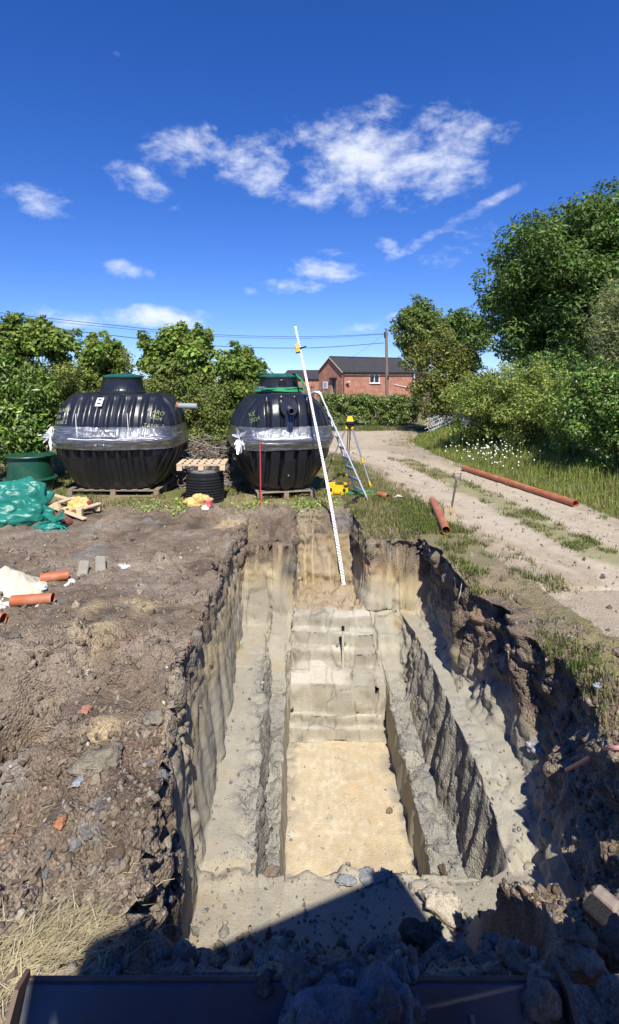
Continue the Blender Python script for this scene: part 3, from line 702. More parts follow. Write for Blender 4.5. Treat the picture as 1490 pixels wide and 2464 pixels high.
def tree(name, label, base, centre, rad, nclump, per, leaf, col, seed, cat='tree', group=None, clump_r=.5, trunk_r=.15, limbs=9,
         lobes=.25, shell=(.55, 1.0), yel=.1, aspect=.5, zmin=None, up=.5, m=None, flat=.8, var=.28, tint=(.24,.27,.07), extra=None, stems=1, shoots_n=0):
    base = Vector(base); base.z = gz(base.x, base.y)-.03 if base.y < 26 else base.z
    t = thing(name, base, label, cat, group)
    rg = random.Random(seed); mb = MB(); bl = Vector((0, 0, 0))
    cl = Vector(centre)-base
    cc = crown_centres(cl, rad, nclump, seed, shell, lobes, zmin)
    if stems > 1 and shoots_n:
        sh = []
        for i in range(shoots_n):
            a = rg.uniform(0, 6.28); rr = rg.random()**.5*.85; x_, y_ = math.cos(a)*rr*rad[0], math.sin(a)*rr*rad[1]
            zt = cl.z + rad[2]*math.sqrt(max(0, 1-rr*rr)); hh = rg.uniform(.12, .34)
            for k in range(int(hh/.10)): sh.append((cl.x+x_+rg.uniform(-.05,.05), cl.y+y_+rg.uniform(-.05,.05), zt-.1+k*.10))
        cc = np.concatenate([cc, np.array(sh)])
    if extra is not None: cc = np.concatenate([cc, np.array(extra)-np.array(base)])
    for s_ in range(stems):
        b0 = bl + (Vector((rg.uniform(-1, 1), rg.uniform(-1, 1), 0))*rad[0]*.25 if stems > 1 else bl)
        fork = b0.lerp(cl, .45) + Vector((rg.uniform(-.1, .1), rg.uniform(-.1, .1), 0))
        pts = limb(mb, b0, fork, trunk_r, trunk_r*.7, rg, .05)
        for i in range(limbs):
            e = Vector(cc[rg.randrange(len(cc))])
            st = pts[rg.randrange(2, len(pts))]
            pp = limb(mb, st, e, trunk_r*.42, trunk_r*.07, rg, .14)
            for k in range(2):
                e2 = Vector(cc[rg.randrange(len(cc))])
                if (e2-pp[3]).length < max(rad)*.9: limb(mb, pp[3], e2, trunk_r*.2, trunk_r*.05, rg, .12, 4)
    mb.build('trunk', M_BARK, t, True)
    r_ = np.random.default_rng(seed+5).uniform(.7, 1.3, len(cc))*clump_r
    r_[nclump:] *= .42
    P_, N_, S_, C_ = clump_leaves(cc, r_, per, leaf, col, seed+9, flat=flat, up=up, yel=yel, var=var, tint=tint)
    ok = P_[:, 2] > .02; P_, N_, S_, C_ = P_[ok], N_[ok], S_[ok], C_[ok]
    leaves('crown', P_, N_, S_, C_, m or M_LEAF, t, aspect, seed)
    return t
def shoots(px_list, Y, up, seed, jit=.25):
    """positions along upright shoots that stick out of a crown's top"""
    rg = random.Random(seed); out = []
    for (px, py) in px_list:
        p = at(px, py, Y)
        for k in range(up): out.append((p.x+rg.uniform(-.06, .06)+k*.03, p.y+rg.uniform(-jit, jit), p.z-k*.13))
    return out

# --- left side: hazel and elder saplings behind the tanks
HAZ = (.085,.125,.028)
tree('hazel_tree', 'tall leafy hazel at the far end of the hedge, rising behind the green drum', (-6.4,13.0,0), at(75,868,13.0), (1.15,.9,.95), 66, 105, .095, HAZ, 101, clump_r=.30, trunk_r=.05, limbs=12, aspect=.78, stems=3, shoots_n=22, lobes=.5, group='saplings in the hedge', extra=shoots([(40,765),(90,780),(130,795),(60,790),(170,800)], 13, 5, 1))
tree('hazel_tree', 'slim sapling rising behind the left half of the ribbed tank with the grey pipe', (-4.8,13.0,0), at(250,885,13.0), (.42,.6,.68), 26, 105, .09, HAZ, 102, clump_r=.26, trunk_r=.035, limbs=9, aspect=.78, stems=2, shoots_n=12, lobes=.5, group='saplings in the hedge', extra=shoots([(235,800),(265,815),(290,830),(220,820)], 13, 5, 2))
tree('hazel_tree', 'bushy sapling with pale upright shoots behind the right half of the side-on tank', (-3.1,12.9,0), at(428,876,12.9), (.72,.7,.72), 46, 110, .09, (.095,.14,.032), 103, clump_r=.28, trunk_r=.045, limbs=12, aspect=.78, stems=3, shoots_n=22, lobes=.5, group='saplings in the hedge', extra=shoots([(345,805),(390,812),(440,785),(470,782),(495,800),(415,800),(480,800)], 12.9, 5, 3))
tree('hazel_tree', 'narrow pointed sapling between the two ribbed tanks', (-1.75,12.7,0), at(572,930,12.7), (.42,.55,.75), 38, 110, .085, (.085,.13,.03), 104, clump_r=.25, trunk_r=.035, limbs=9, aspect=.75, stems=2, shoots_n=14, lobes=.5, group='saplings in the hedge', extra=shoots([(570,828),(600,845),(625,870),(550,850),(585,860),(530,850)], 12.7, 5, 4))
tree('hazel_tree', 'leafy hazel beyond the left end of the green tarpaulin', (-8.6,13.2,0), at(-130,850,13.2), (1.3,1,1.1), 60, 60, .12, HAZ, 105, clump_r=.32, trunk_r=.05, limbs=9, aspect=.78, stems=2, shoots_n=12, lobes=.5, group='saplings in the hedge')
# lower hedge
PRIV = (.105,.130,.042)
def bush(name, label, px, py, Y, rad, n, per, leaf, col, seed, r=.24, m=None, aspect=.5, yel=.12, group=None, cat='bush', up=.5, lobes=.25, tint=(.24,.27,.07), var=.28):
    c = at(px, py, Y)
    return tree(name, label, (c.x, c.y, 0), c, rad, n, per, leaf, col, seed, cat, group, r, .03, 7, lobes+.15, (.35, 1.0), yel, aspect, .05, up, m, .85, var, tint, stems=3, shoots_n=9)
HG = 'bushes of the hedge behind the tanks'
bush('hedge_bush', 'dense dark-leaved elder bush overhanging the green drum', 40, 1010, 11.75, (1.15,.6,1.0), 95, 80, .105, (.062,.105,.022), 111, .25, M_LEAF2, .42, group=HG)
bush('hedge_bush', 'small-leaved bush at the hidden end of the hedge beyond the elder', -150, 1000, 12.0, (1.2,.8,1.1), 60, 60, .09, PRIV, 112, .28, group=HG)
bush('hedge_bush', 'small-leaved hedge bush showing above the left shoulder of the side-on tank', 160, 985, 12.4, (.95,.7,1.05), 90, 115, .062, PRIV, 113, .22, group=HG)
bush('hedge_bush', 'small-leaved hedge bush directly behind the neck of the side-on tank', 300, 990, 12.6, (.95,.7,1.15), 90, 115, .062, PRIV, 114, .22, group=HG)
bush('hedge_bush', 'small-leaved hedge bush behind the grey outlet pipe', 430, 985, 12.4, (.8,.7,1.1), 90, 115, .06, PRIV, 115, .21, group=HG)
bush('hedge_bush', 'rounded hedge bush above the heap of dead brushwood', 540, 1005, 12.3, (.72,.65,1.0), 90, 115, .06, (.09,.122,.035), 116, .20, group=HG)
bush('hedge_bush', 'hedge bush close behind the left side of the strapped tank', 620, 1000, 12.9, (.55,.6,1.1), 60, 80, .075, (.08,.12,.03), 117, .21, group=HG)
# --- right side
tree('ash_tree', 'huge dense green ash tree towering over the track side', (9.9,20.5,0), at(1432,700,20.3), (3.85,3.7,3.4), 560, 215, .175, (.058,.098,.027), 121, clump_r=.60, trunk_r=.28, limbs=22, lobes=.16, shell=(.5,1.02), aspect=.42, yel=.10, zmin=.9, up=.6, tint=(.15,.2,.055))
tree('ash_tree', 'dark green ash standing beyond the frame end of the bramble hedge', (14.5,19,0), (14.5,19.2,4.6), (3.2,3.2,3.6), 130, 110, .17, (.055,.095,.025), 122, clump_r=.6, trunk_r=.22, limbs=12, aspect=.36, zmin=.9)
tree('oak_tree', 'round-topped oak rising behind the reddish hawthorn', (7.6,38,0), at(1008,800,38), (1.75,1.7,2.2), 120, 85, .20, (.075,.108,.032), 123, clump_r=.52, trunk_r=.2, limbs=14, lobes=.3, aspect=.6, group='oaks behind the hawthorn', extra=[tuple(at(px,py,38)) for px,py in ((985,745),(1000,732),(1020,727),(1040,735),(1060,748),(1030,745),(965,770),(1010,750))])
tree('oak_tree', 'darker oak squeezed between the round-topped oak and the big ash', (10.0,36,0), at(1115,815,36), (1.6,1.6,2.0), 110, 85, .20, (.058,.095,.028), 124, clump_r=.52, trunk_r=.2, limbs=12, aspect=.6, group='oaks behind the hawthorn')
bush('hawthorn_bush', 'big olive hawthorn with rusty brown dying patches beside the pole', 1078, 915, 22.5, (1.5,1.3,2.0), 190, 110, .10, (.095,.110,.032), 125, .36, aspect=.6, yel=.10, tint=(.095,.055,.028), cat='bush', var=.33)
HB = 'brambles along the track verge'
BR = (.135,.175,.05)
bush('bramble_bush', 'sprawling yellow-green bramble below the ash, nearest the wire mesh bundle', 1170, 995, 16.4, (1.2,.9,1.15), 110, 110, .07, BR, 131, .25, aspect=.6, yel=.25, group=HB)
bush('bramble_bush', 'tall yellow-green bramble thicket in front of the ash trunk', 1265, 975, 15.2, (1.25,.9,1.25), 130, 115, .07, BR, 132, .25, aspect=.6, yel=.25, group=HB)
bush('bramble_bush', 'leafy thicket between the yellow-green brambles and the glossy laurel', 1395, 990, 13.4, (1.2,.9,1.3), 120, 115, .075, (.12,.165,.045), 133, .25, aspect=.55, yel=.18, group=HB)
bush('laurel_bush', 'glossy dark-leaved laurel thicket over the tall verge grass', 1480, 1005, 11.6, (1.0,.8,1.25), 110, 110, .085, (.055,.105,.022), 134, .25, M_LEAF2, .45, cat='bush')
bush('laurel_bush', 'dark shiny shrub just above the brambles under the ash', 1340, 915, 16.8, (1.2,.8,.85), 80, 90, .11, (.045,.085,.022), 135, .28, M_LEAF2, .45, cat='bush')
bush('bramble_bush', 'bramble thicket past the laurel along the verge', 1640, 1000, 10.6, (1.0,.9,1.2), 70, 70, .09, BR, 136, .26, aspect=.6, group=HB)
c_ = at(1495, 790, 14.2)
tree('willow_shrub', 'pale grey-green willow shrub with thin upright stems above the brambles', (c_.x, 14.2, 0), c_, (.85,.8,1.1), 90, 80, .115, (.15,.175,.085), 137, 'shrub', clump_r=.25, trunk_r=.04, limbs=14, aspect=.2, yel=.2, tint=(.26,.28,.14), stems=3, lobes=.4)
# trimmed hedge by the building
def box_hedge(name, label, x0, x1, Y, dep, h, n, seed, col):
    t = thing(name, ((x0+x1)/2, Y, 0), label, 'hedge')
    rg = random.Random(seed); mb = MB(); cc = []
    for i in range(n):
        cc.append((rg.uniform(x0, x1)-(x0+x1)/2, rg.uniform(-dep, dep)*(1-.2*rg.random()), (h-.12)*rg.random()**.55))
    for i in range(int((x1-x0)*3)):
        x = rg.uniform(x0, x1)-(x0+x1)/2; mb.tube([(x, 0, 0), (x+rg.uniform(-.1,.1), rg.uniform(-.1,.1), h*.8)], [.03, .012], 5)
    mb.build('stems', M_BARK, t)['kind'] = 'stuff'
    P_, N_, S_, C_ = clump_leaves(cc, np.full(len(cc), .17)*np.random.default_rng(seed).uniform(.7,1.35,len(cc)), 60, .085, col, seed, yel=.08)
    ok = P_[:, 2] > .0; leaves('foliage', P_[ok], N_[ok], S_[ok], C_[ok], M_LEAF2, t, .55, seed)
box_hedge('hedge', 'clipped dark hedge in front of the long brick wall', 1.78, 5.2, 26.5, .55, 1.52, 330, 141, (.070,.105,.030))
box_hedge('hedge', 'short clipped hedge end by the ladder top, below the gable', .55, 1.7, 26.2, .5, 1.56, 120, 142, (.078,.11,.035))
box_hedge('hedge', 'low distant field hedge running off behind the hazel saplings', -30, .4, 44, .8, 2.0, 200, 143, (.06,.09,.03))
box_hedge('hedge', 'low distant field hedge behind the hawthorn and ash', 9, 40, 44, .8, 2.4, 200, 144, (.06,.09,.03))

# --- brushwood heap
def brush():
    rg = random.Random(9); c = at(500, 1090, 11.75); c.z = 0
    t = thing('brushwood_heap', c, 'tangled heap of dead brown brushwood between the two tanks', 'brushwood')
    A_, B_ = MB(), MB()
    for i in range(520):
        p = Vector((rg.gauss(0, .42), rg.uniform(-.35, .35), rg.random()**1.3*.95)); a = rg.uniform(0, 6.28); l = rg.uniform(.25, .75)
        dv = Vector((math.cos(a), math.sin(a)*.6, rg.uniform(-.6, .55))); q = p+dv*l
        q.z = max(q.z, .01); mid = (p+q)/2 + Vector((rg.uniform(-.08,.08), rg.uniform(-.08,.08), rg.uniform(-.02,.1)))
        r = rg.uniform(.004, .011); (A_ if i % 3 else B_).tube([p, mid, q], [r, r*.8, r*.4], 4, False)
    A_.build('branches', M_TWIG, t)['kind'] = 'stuff'; B_.build('grey_branches', mat('grey_twig', (.30,.285,.27), rough=.9, var=.2), t)['kind'] = 'stuff'
brush()

# --- grass: stuff
def grass(name, label, pts, heights, cols, width, seed, lean=.45, segs=2):
    rg = np.random.default_rng(seed); P_ = np.array(pts); n = len(P_); h = np.array(heights)[:, None]
    a = rg.uniform(0, 6.283, n); dr = np.stack([np.cos(a), np.sin(a), 0*a], -1); side = np.stack([-np.sin(a+.6), np.cos(a+.6), 0*a], -1)
    ln = (rg.random((n, 1))**1.3*lean*1.7)*h
    w = width*rg.uniform(.6, 1.4, (n, 1))
    p0 = P_ - [0, 0, .01]; p1 = P_ + dr*ln*.35 + np.array([0, 0, 1])*h*.6; p2 = P_ + dr*ln + np.array([0, 0, 1])*h*(1-.25*(ln/h))
    V = np.stack([p0-side*w, p0+side*w, p1+side*w*.7, p1-side*w*.7, p2], 1).reshape(-1, 3); i = np.arange(n)*5
    Fq = np.concatenate([np.stack([i, i+1, i+2], -1), np.stack([i, i+2, i+3], -1), np.stack([i+3, i+2, i+4], -1)], 0)
    o = np_mesh(name, V, Fq, M_GRASS, col=np.repeat(np.array(cols), 5, 0)); tag(o, label, kind='stuff'); return o
def fields():
    rg = random.Random(3); nr = np.random.default_rng(3)
    GR = [(.13,.17,.035),(.17,.19,.05),(.10,.14,.03),(.26,.225,.10),(.34,.28,.155),(.20,.21,.07)]
    # short turf: verge between trench and track, track middle, yard edge
    X = nr.uniform(-7.5, 7.5, 330000); Y = nr.uniform(2.2, 25, 330000)
    keep = nr.random(330000) < np.clip(1.5/np.maximum(Y/9, .5)**1.3, .0, 1)
    X, Y = X[keep], Y[keep]
    n1 = fbm(X*1.3, Y*1.3, 0*X, 4, 221); n2 = fbm(X*4.5, Y*4.5, 0*X, 3, 503); n3 = fbm(X*.9+5, Y*.9, 0*X, 3, 505)
    tl, tr = TL(Y), TR(Y); tt = (X-tl)/(tr-tl)
    intr = (tt > 0.0) & (tt < 1) & (Y > 6) & (Y < 24)
    mid = np.abs(tt-.5-.03*np.sin(Y*.6)) < .11
    dens = np.zeros_like(X)
    verge = (X > .72) & (~intr) & (X < tl+.1) & (Y > 8.06) | ((X > .3) & (X < tl+.1) & (Y > 9.5) & (~intr))
    dens = np.where(verge, .75-.5*sstep(-.1, .35, -n1), dens)
    dens = np.where((X > 1.75) & (X < tl+.2) & (Y > 5.9) & (Y <= 7.9), .85*sstep(-.35, .15, n2+n1), dens)
    dens = np.where((X > 2.0) & (Y > 3.6) & (Y <= 5.9), .8*sstep(.05, .3, n3+n2*.4), dens)
    dens = np.where(intr & mid & (Y < 15.5), .75*sstep(-.15, .2, n2+n1*.7), dens)
    dens = np.where(intr & (np.minimum(tt, 1-tt) < .08), .3*sstep(0, .3, n2), dens)
    dens = np.where((X < .6) & (Y > 9.45) & (Y < 12.3), .38*sstep(-.1, .35, n2+n1*.6), dens)
    dens = np.where((Y > 23.6) & (Y < 26), .9, dens)
    dens = np.where((X > -9) & (X < .6) & (Y > 12.3) & (Y < 18), .25, dens)
    k = nr.random(len(X)) < dens*1.25; X, Y = X[k], Y[k]
    ex_ = (Y < 9.5) & (X > .6); X = np.concatenate([X, X[ex_]+nr.normal(0,.03,ex_.sum())]); Y = np.concatenate([Y, Y[ex_]+nr.normal(0,.03,ex_.sum())])
    rep = 2; X = np.repeat(X, rep)+nr.normal(0, .02, len(X)*rep); Y = np.repeat(Y, rep)+nr.normal(0, .02, len(Y)*rep)
    Z = np.array([gz(a, b) for a, b in zip(X[::rep], Y[::rep])]); Z = np.repeat(Z, rep)
    Z = Z + np.where((X > TL(Y)) & (X < TR(Y)) & (Y > 6) & (Y < 24), .03, 0)
    ok = Z > -.35; X, Y, Z = X[ok], Y[ok], Z[ok]
    dry = fbm(X*1.1, Y*1.1, 0*X, 3, 509) + nr.normal(0, .25, len(X))
    green = np.array([GR[i] for i in nr.integers(0, 3, len(X))]); straw = np.array([GR[i] for i in nr.integers(3, 6, len(X))])
    C = np.where((dry > .0)[:, None], straw, green)*nr.uniform(.75, 1.25, (len(X), 1))
    H = nr.uniform(.035, .095, len(X))*np.where(Y > 9, 1.2, 1.0)*np.where(Y > 23, 2.2, 1)
    grass('short_grass', 'short patchy dry grass beside the trench and along the track', np.stack([X, Y, Z], -1), H, C, .0048, 11, .8)
    # tall verge grass below the brambles
    n = 26000; Y = nr.uniform(7.2, 23.5, n); off = nr.random(n)**1.1*2.6; X = TR(Y)+.06+off+fbm(Y*1.3, 0*Y, 0*Y, 3, 511)*.2
    Z = np.array([gz(a, b) for a, b in zip(X, Y)])
    H = nr.uniform(.10, .28, n)*(.55+.55*sstep(0, 1.0, off))*(1+.3*fbm(X*2, Y*2, 0*X, 2, 513)); 
    G2 = np.array([(.19,.25,.045),(.24,.29,.06),(.15,.21,.035),(.33,.32,.11),(.28,.31,.08)])
    C = G2[nr.integers(0, 5, n)]*nr.uniform(.7, 1.25, (n, 1))
    grass('tall_grass', 'tall fresh green grass on the bank below the brambles', np.stack([X, Y, Z], -1), H, C, .006, 12, .5)
    # ox-eye daisies on the bank
    V = MB(); st = MB()
    for i in range(120):
        Y_ = rg.gauss(14.2, .7) if i < 95 else rg.uniform(11.8, 17.5); off = abs(rg.gauss(.75, .32)) if i < 95 else rg.uniform(.25, 1.7)
        p = Vector((float(TR(Y_))+off, Y_, 0)); p.z = gz(p.x, p.y)+rg.uniform(.22, .50)
        g_ = gz(p.x, p.y); p.z = max(p.z, g_+.18); p.z = min(p.z, g_+.6)
        st.tube([(p.x, p.y, g_-.02), (p.x+.01, p.y, p.z)], .004, 4, False)
        r = rg.uniform(.012, .021); nx = Vector((rg.uniform(-.4,.4), -1, rg.uniform(.3,1.1))).normalized(); u = nx.cross(Vector((0,0,1))).normalized(); v = nx.cross(u)
        V.add([p+nx*.006]+[p+(u*math.cos(a)+v*math.sin(a))*r*(1 if k % 2 else .82) for k, a in enumerate([j*math.pi/6 for j in range(12)])], [(0, k+1, (k+1) % 12+1) for k in range(12)])
    tag(V.build('daisy_flowers', mat('petal', (.80,.80,.74), rough=.7, var=.05)), 'white ox-eye daisies in the verge grass', kind='stuff')
    tag(st.build('daisy_stems', mat('stem', (.12,.17,.04), rough=.7)), 'thin green daisy stems in the verge grass', kind='stuff')
    # low green weeds under the strapped tank
    P_ = []; 
    for i in range(520):
        px = rg.choice([rg.gauss(600, 22), rg.gauss(770, 40), rg.gauss(350, 30), rg.gauss(430, 18), rg.gauss(735, 25)]); py = rg.gauss(1222, 9)
        q = gnd(px, py); P_.append((q.x, q.y, gz(q.x, q.y)+rg.uniform(0, .09)))
    P_ = np.array(P_); n = len(P_)
    o = leaves('weeds', P_, nr.normal(size=(n,3))*.5+[0,-.3,1], nr.uniform(.03,.075,n), palette(n, (.14,.20,.05), nr), M_LEAF, None, .6, 5); tag(o, 'low green weeds in front of the strapped tank', kind='stuff')
    # dead straw tuft at the near left corner, and loose straws and roots
    mb = MB()
    for i in range(900):
        px, py = (rg.gauss(150, 60), rg.gauss(2275, 32)) if i % 5 < 3 else (rg.gauss(25, 40), rg.gauss(2360, 45))
        q, _ = onray(px, min(max(py, 2190), 2455))
        if q is None: continue
        l = rg.uniform(.06, .20); a = R(52)+rg.gauss(0, .55); up_ = rg.uniform(.03, .45)
        d1 = Vector((math.cos(a), math.sin(a), up_)); e = q + d1*l; e.z -= l*up_*.6; m_ = q + d1*l*.55 + Vector((0,0,.015)); q = q + Vector((0,0,rg.uniform(0,.04)))
        r = rg.uniform(.0011, .0022); mb.tube([q, m_, e], [r, r*.8, r*.3], 3, False)
    tag(mb.build('dry_straw', mat('dry_straw', (.50,.43,.26), rough=.85, var=.35, scale=9)), 'flattened tuft of dead straw-coloured grass at the end of the blade', kind='stuff')
    mb = MB(); 
    for i in range(420):
        px, py = rg.uniform(0, 1490), rg.uniform(1260, 2300); q, nn = onray(px, py)
        if q is None or nn.z < .4 or (q.z < -.6 and rg.random() < .8): continue
        a = rg.uniform(0, 6.28); l = rg.uniform(.03, .11); e = q+Vector((math.cos(a)*l, math.sin(a)*l, rg.uniform(.0, .03))); q = q+Vector((0,0,.006))
        mb.tube([q, (q+e)/2+Vector((rg.uniform(-.015,.015), rg.uniform(-.015,.015), .012)), e], [.0022,.0018,.001], 4, False)
    tag(mb.build('straws', mat('straw', (.42,.35,.22), rough=.9, var=.3, scale=2)), 'loose dead straws and rootlets strewn over the soil', kind='stuff')
fields()
# ------------------------------------------------------------------ the two ribbed tanks
M_POLY = mat('black_polyethylene', (.014,.0155,.021), rough=.30, spec=.55, var=.2, scale=3, dirt=(.09,.08,.07), dirt_amt=.16, dirt_scale=2.2, bump=.08, bscale=30)
M_POLY2 = mat('black_plastic', (.016,.017,.019), rough=.38, spec=.5, var=.15)
M_GREEN = mat('green_plastic', (.012,.105,.075), rough=.42, spec=.45, var=.12, scale=3, dirt=(.2,.19,.16), dirt_amt=.35, dirt_scale=5)
M_GREY = mat('grey_pvc', (.27,.30,.31), rough=.4, var=.06)
M_DGREY = mat('dark_grey_pvc', (.060,.066,.072), rough=.4, var=.06)
M_WHITE = mat('white_plastic', (.78,.78,.76), rough=.5, var=.05)
M_BLACK = mat('matt_black', (.012,.012,.013), rough=.6, var=.1)
M_CHALK = mat('yellow_chalk', (.42,.45,.20), rough=.9, var=.2, scale=30)
M_WOOD = mat('pallet_wood', (.50,.355,.205), rough=.8, var=.2, scale=4, bump=.3, bscale=18, stretch=(1,6,6), fine=.12)
M_WOOD2 = mat('pale_deal', (.60,.46,.29), rough=.8, var=.16, scale=4, bump=.3, bscale=18, stretch=(1,6,6), fine=.10)
M_OLDWOOD = mat('old_wood', (.26,.20,.14), rough=.9, var=.25, scale=4, bump=.3, bscale=18)
def film_mat():
    m = bpy.data.materials.new('stretch_film'); m.use_nodes = True; nt = m.node_tree; nt.nodes.clear(); N = nt.nodes.new; L = nt.links.new
    tc = N('ShaderNodeTexCoord'); mp = N('ShaderNodeMapping'); mp.inputs['Scale'].default_value = (2.2, 2.2, 24); L(tc.outputs['Object'], mp.inputs[0])
    n = N('ShaderNodeTexNoise'); n.inputs['Scale'].default_value = 2.2; n.inputs['Detail'].default_value = 6; n.inputs['Roughness'].default_value = .65; L(mp.outputs[0], n.inputs['Vector'])
    b = N('ShaderNodeBump'); b.inputs['Strength'].default_value = .55; b.inputs['Distance'].default_value = .03; L(n.outputs['Fac'], b.inputs['Height'])
    gl = N('ShaderNodeBsdfGlossy'); gl.inputs['Roughness'].default_value = .12; gl.inputs['Color'].default_value = (.95,.95,.97,1); L(b.outputs[0], gl.inputs['Normal'])
    tr = N('ShaderNodeBsdfTransparent'); df = N('ShaderNodeBsdfDiffuse'); df.inputs['Color'].default_value = (.75,.77,.8,1); L(b.outputs[0], df.inputs['Normal'])
    fr = N('ShaderNodeFresnel'); fr.inputs['IOR'].default_value = 1.55; L(b.outputs[0], fr.inputs['Normal'])
    ad = N('ShaderNodeMath'); ad.operation = 'MULTIPLY_ADD'; ad.inputs[1].default_value = 1.6; ad.inputs[2].default_value = .14; ad.use_clamp = True; L(fr.outputs[0], ad.inputs[0])
    mr = N('ShaderNodeMapRange'); mr.inputs['From Min'].default_value = .48; mr.inputs['From Max'].default_value = .75; mr.inputs['To Min'].default_value = .06; mr.inputs['To Max'].default_value = .42; L(n.outputs['Fac'], mr.inputs['Value'])
    m1 = N('ShaderNodeMixShader'); L(mr.outputs[0], m1.inputs[0]); L(tr.outputs[0], m1.inputs[1]); L(df.outputs[0], m1.inputs[2])
    m2 = N('ShaderNodeMixShader'); L(ad.outputs[0], m2.inputs[0]); L(m1.outputs[0], m2.inputs[1]); L(gl.outputs[0], m2.inputs[2])
    o = N('ShaderNodeOutputMaterial'); L(m2.outputs[0], o.inputs[0]); return m
M_FILM = film_mat()
TB = prof([(0,.56),(.06,.64),(.18,.72),(.4,.86),(.65,.98),(.90,1.035),(1.05,1.035),(1.25,1.01),(1.42,.94),(1.60,.82),(1.72,.70),(1.80,.58)])
TA = prof([(0,.80),(.06,.90),(.18,1.0),(.4,1.13),(.65,1.25),(.90,1.30),(1.05,1.30),(1.25,1.295),(1.45,1.26),(1.62,1.18),(1.74,1.08),(1.80,.98)])
NCOL, NRIB, SEN = 360, 20, 3.0
def _angles():
    th = np.linspace(0, 2*np.pi, 4001); c, s = np.cos(th), np.sin(th)
    x = 1.30*np.sign(c)*np.abs(c)**(2/SEN); y = 1.03*np.sign(s)*np.abs(s)**(2/SEN)
    L_ = np.concatenate([[0], np.cumsum(np.hypot(np.diff(x), np.diff(y)))]); return np.interp(np.linspace(0, L_[-1], NCOL, endpoint=False), L_, th)
TTH = _angles()
def tank_surface(zs, off=0.0, ribs=True):
    zs = np.asarray(zs, float); a = TA(zs)+off; b = TB(zs)+off
    # soften the profile polyline
    c, s = np.cos(TTH), np.sin(TTH); ux = np.sign(c)*np.abs(c)**(2/SEN); uy = np.sign(s)*np.abs(s)**(2/SEN)
    X = a[:, None]*ux; Y = b[:, None]*uy
    if ribs:
        # upright ribs: ridges at fixed stations along each side, broad bands on the ends
        nx, ny = np.abs(ux)**(SEN-1)/1.30, np.abs(uy)**(SEN-1)/1.03; nl_ = np.hypot(nx, ny); nx, ny = nx/nl_, ny/nl_
        side = sstep(.55, .8, ny)[None]; end = sstep(.45, .7, nx)[None]
        ps = np.abs(((X/.235+.5) % 1)-.5)*.235; ridge = 1-sstep(.030, .062, ps)
        ridge = np.maximum(ridge, sstep(.86, .96, np.abs(X)))
        pe = np.abs(((Y/.27) % 1)-.5)*.27; band = sstep(.022, .05, pe)
        env = (sstep(.05, .14, zs)*sstep(.93, .82, zs) + sstep(1.02, 1.10, zs)*sstep(1.79, 1.70, zs))[:, None]
        k = 1-env*(.085*side*(1-ridge) + .07*end*(1-side)*(1-band))
        X = X*(1-.25*(1-k)); Y = Y*np.where(side > .5, k, 1-(1-k)*.3); X = np.where(end*(1-side) > .3, X*k, X)
    Z = np.repeat(zs[:, None], NCOL, 1); return np.stack([X, Y, Z], -1)
def grid_faces(r, c, wrap=True):
    idx = np.arange(r*c).reshape(r, c); nx = np.roll(idx, -1, 1)
    if not wrap: idx2, nx = idx[:, :-1], idx[:, 1:]
    else: idx2 = idx
    return np.stack([idx2[:-1], nx[:-1], nx[1:], idx2[1:]], -1).reshape(-1, 4)
def smooth_profile():
    zs = np.concatenate([np.linspace(0, .2, 12), np.linspace(.23, .78, 18), np.linspace(.80, 1.18, 14), np.linspace(1.22, 1.6, 16), np.linspace(1.62, 1.80, 14)])
    return zs
_k = np.array([1, 3, 5, 3, 1])/13
def soft(P, n=2):
    for _ in range(n):
        Q = P.copy(); Q[2:-2] = sum(_k[i]*P[i:len(P)-4+i] for i in range(5)); P = Q
    return P
def text_obj(parent, name, body, size, material, place):
    """flat lettering laid on a surface; place maps (u, v) in metres to a local point"""
    cu = bpy.data.curves.new(name, 'FONT'); cu.body = body; cu.size = size; cu.align_x = 'CENTER'; cu.resolution_u = 2; cu.offset = -.0015
    tmp = bpy.data.objects.new(name, cu); COL.objects.link(tmp)
    dg = bpy.context.evaluated_depsgraph_get(); me = bpy.data.meshes.new_from_object(tmp.evaluated_get(dg)); bpy.data.objects.remove(tmp)
    bm = bmesh.new(); bm.from_mesh(me); bmesh.ops.triangulate(bm, faces=list(bm.faces)); bmesh.ops.subdivide_edges(bm, edges=[e for e in bm.edges if e.calc_length() > size*.3], cuts=1)
    for v in bm.verts: v.co = place(v.co.x, v.co.y)
    bm.to_mesh(me); bm.free(); me.materials.clear(); me.materials.append(material)
    o = bpy.data.objects.new(name, me); COL.objects.link(o); o.parent = parent; return o
TANK_MESH = {}
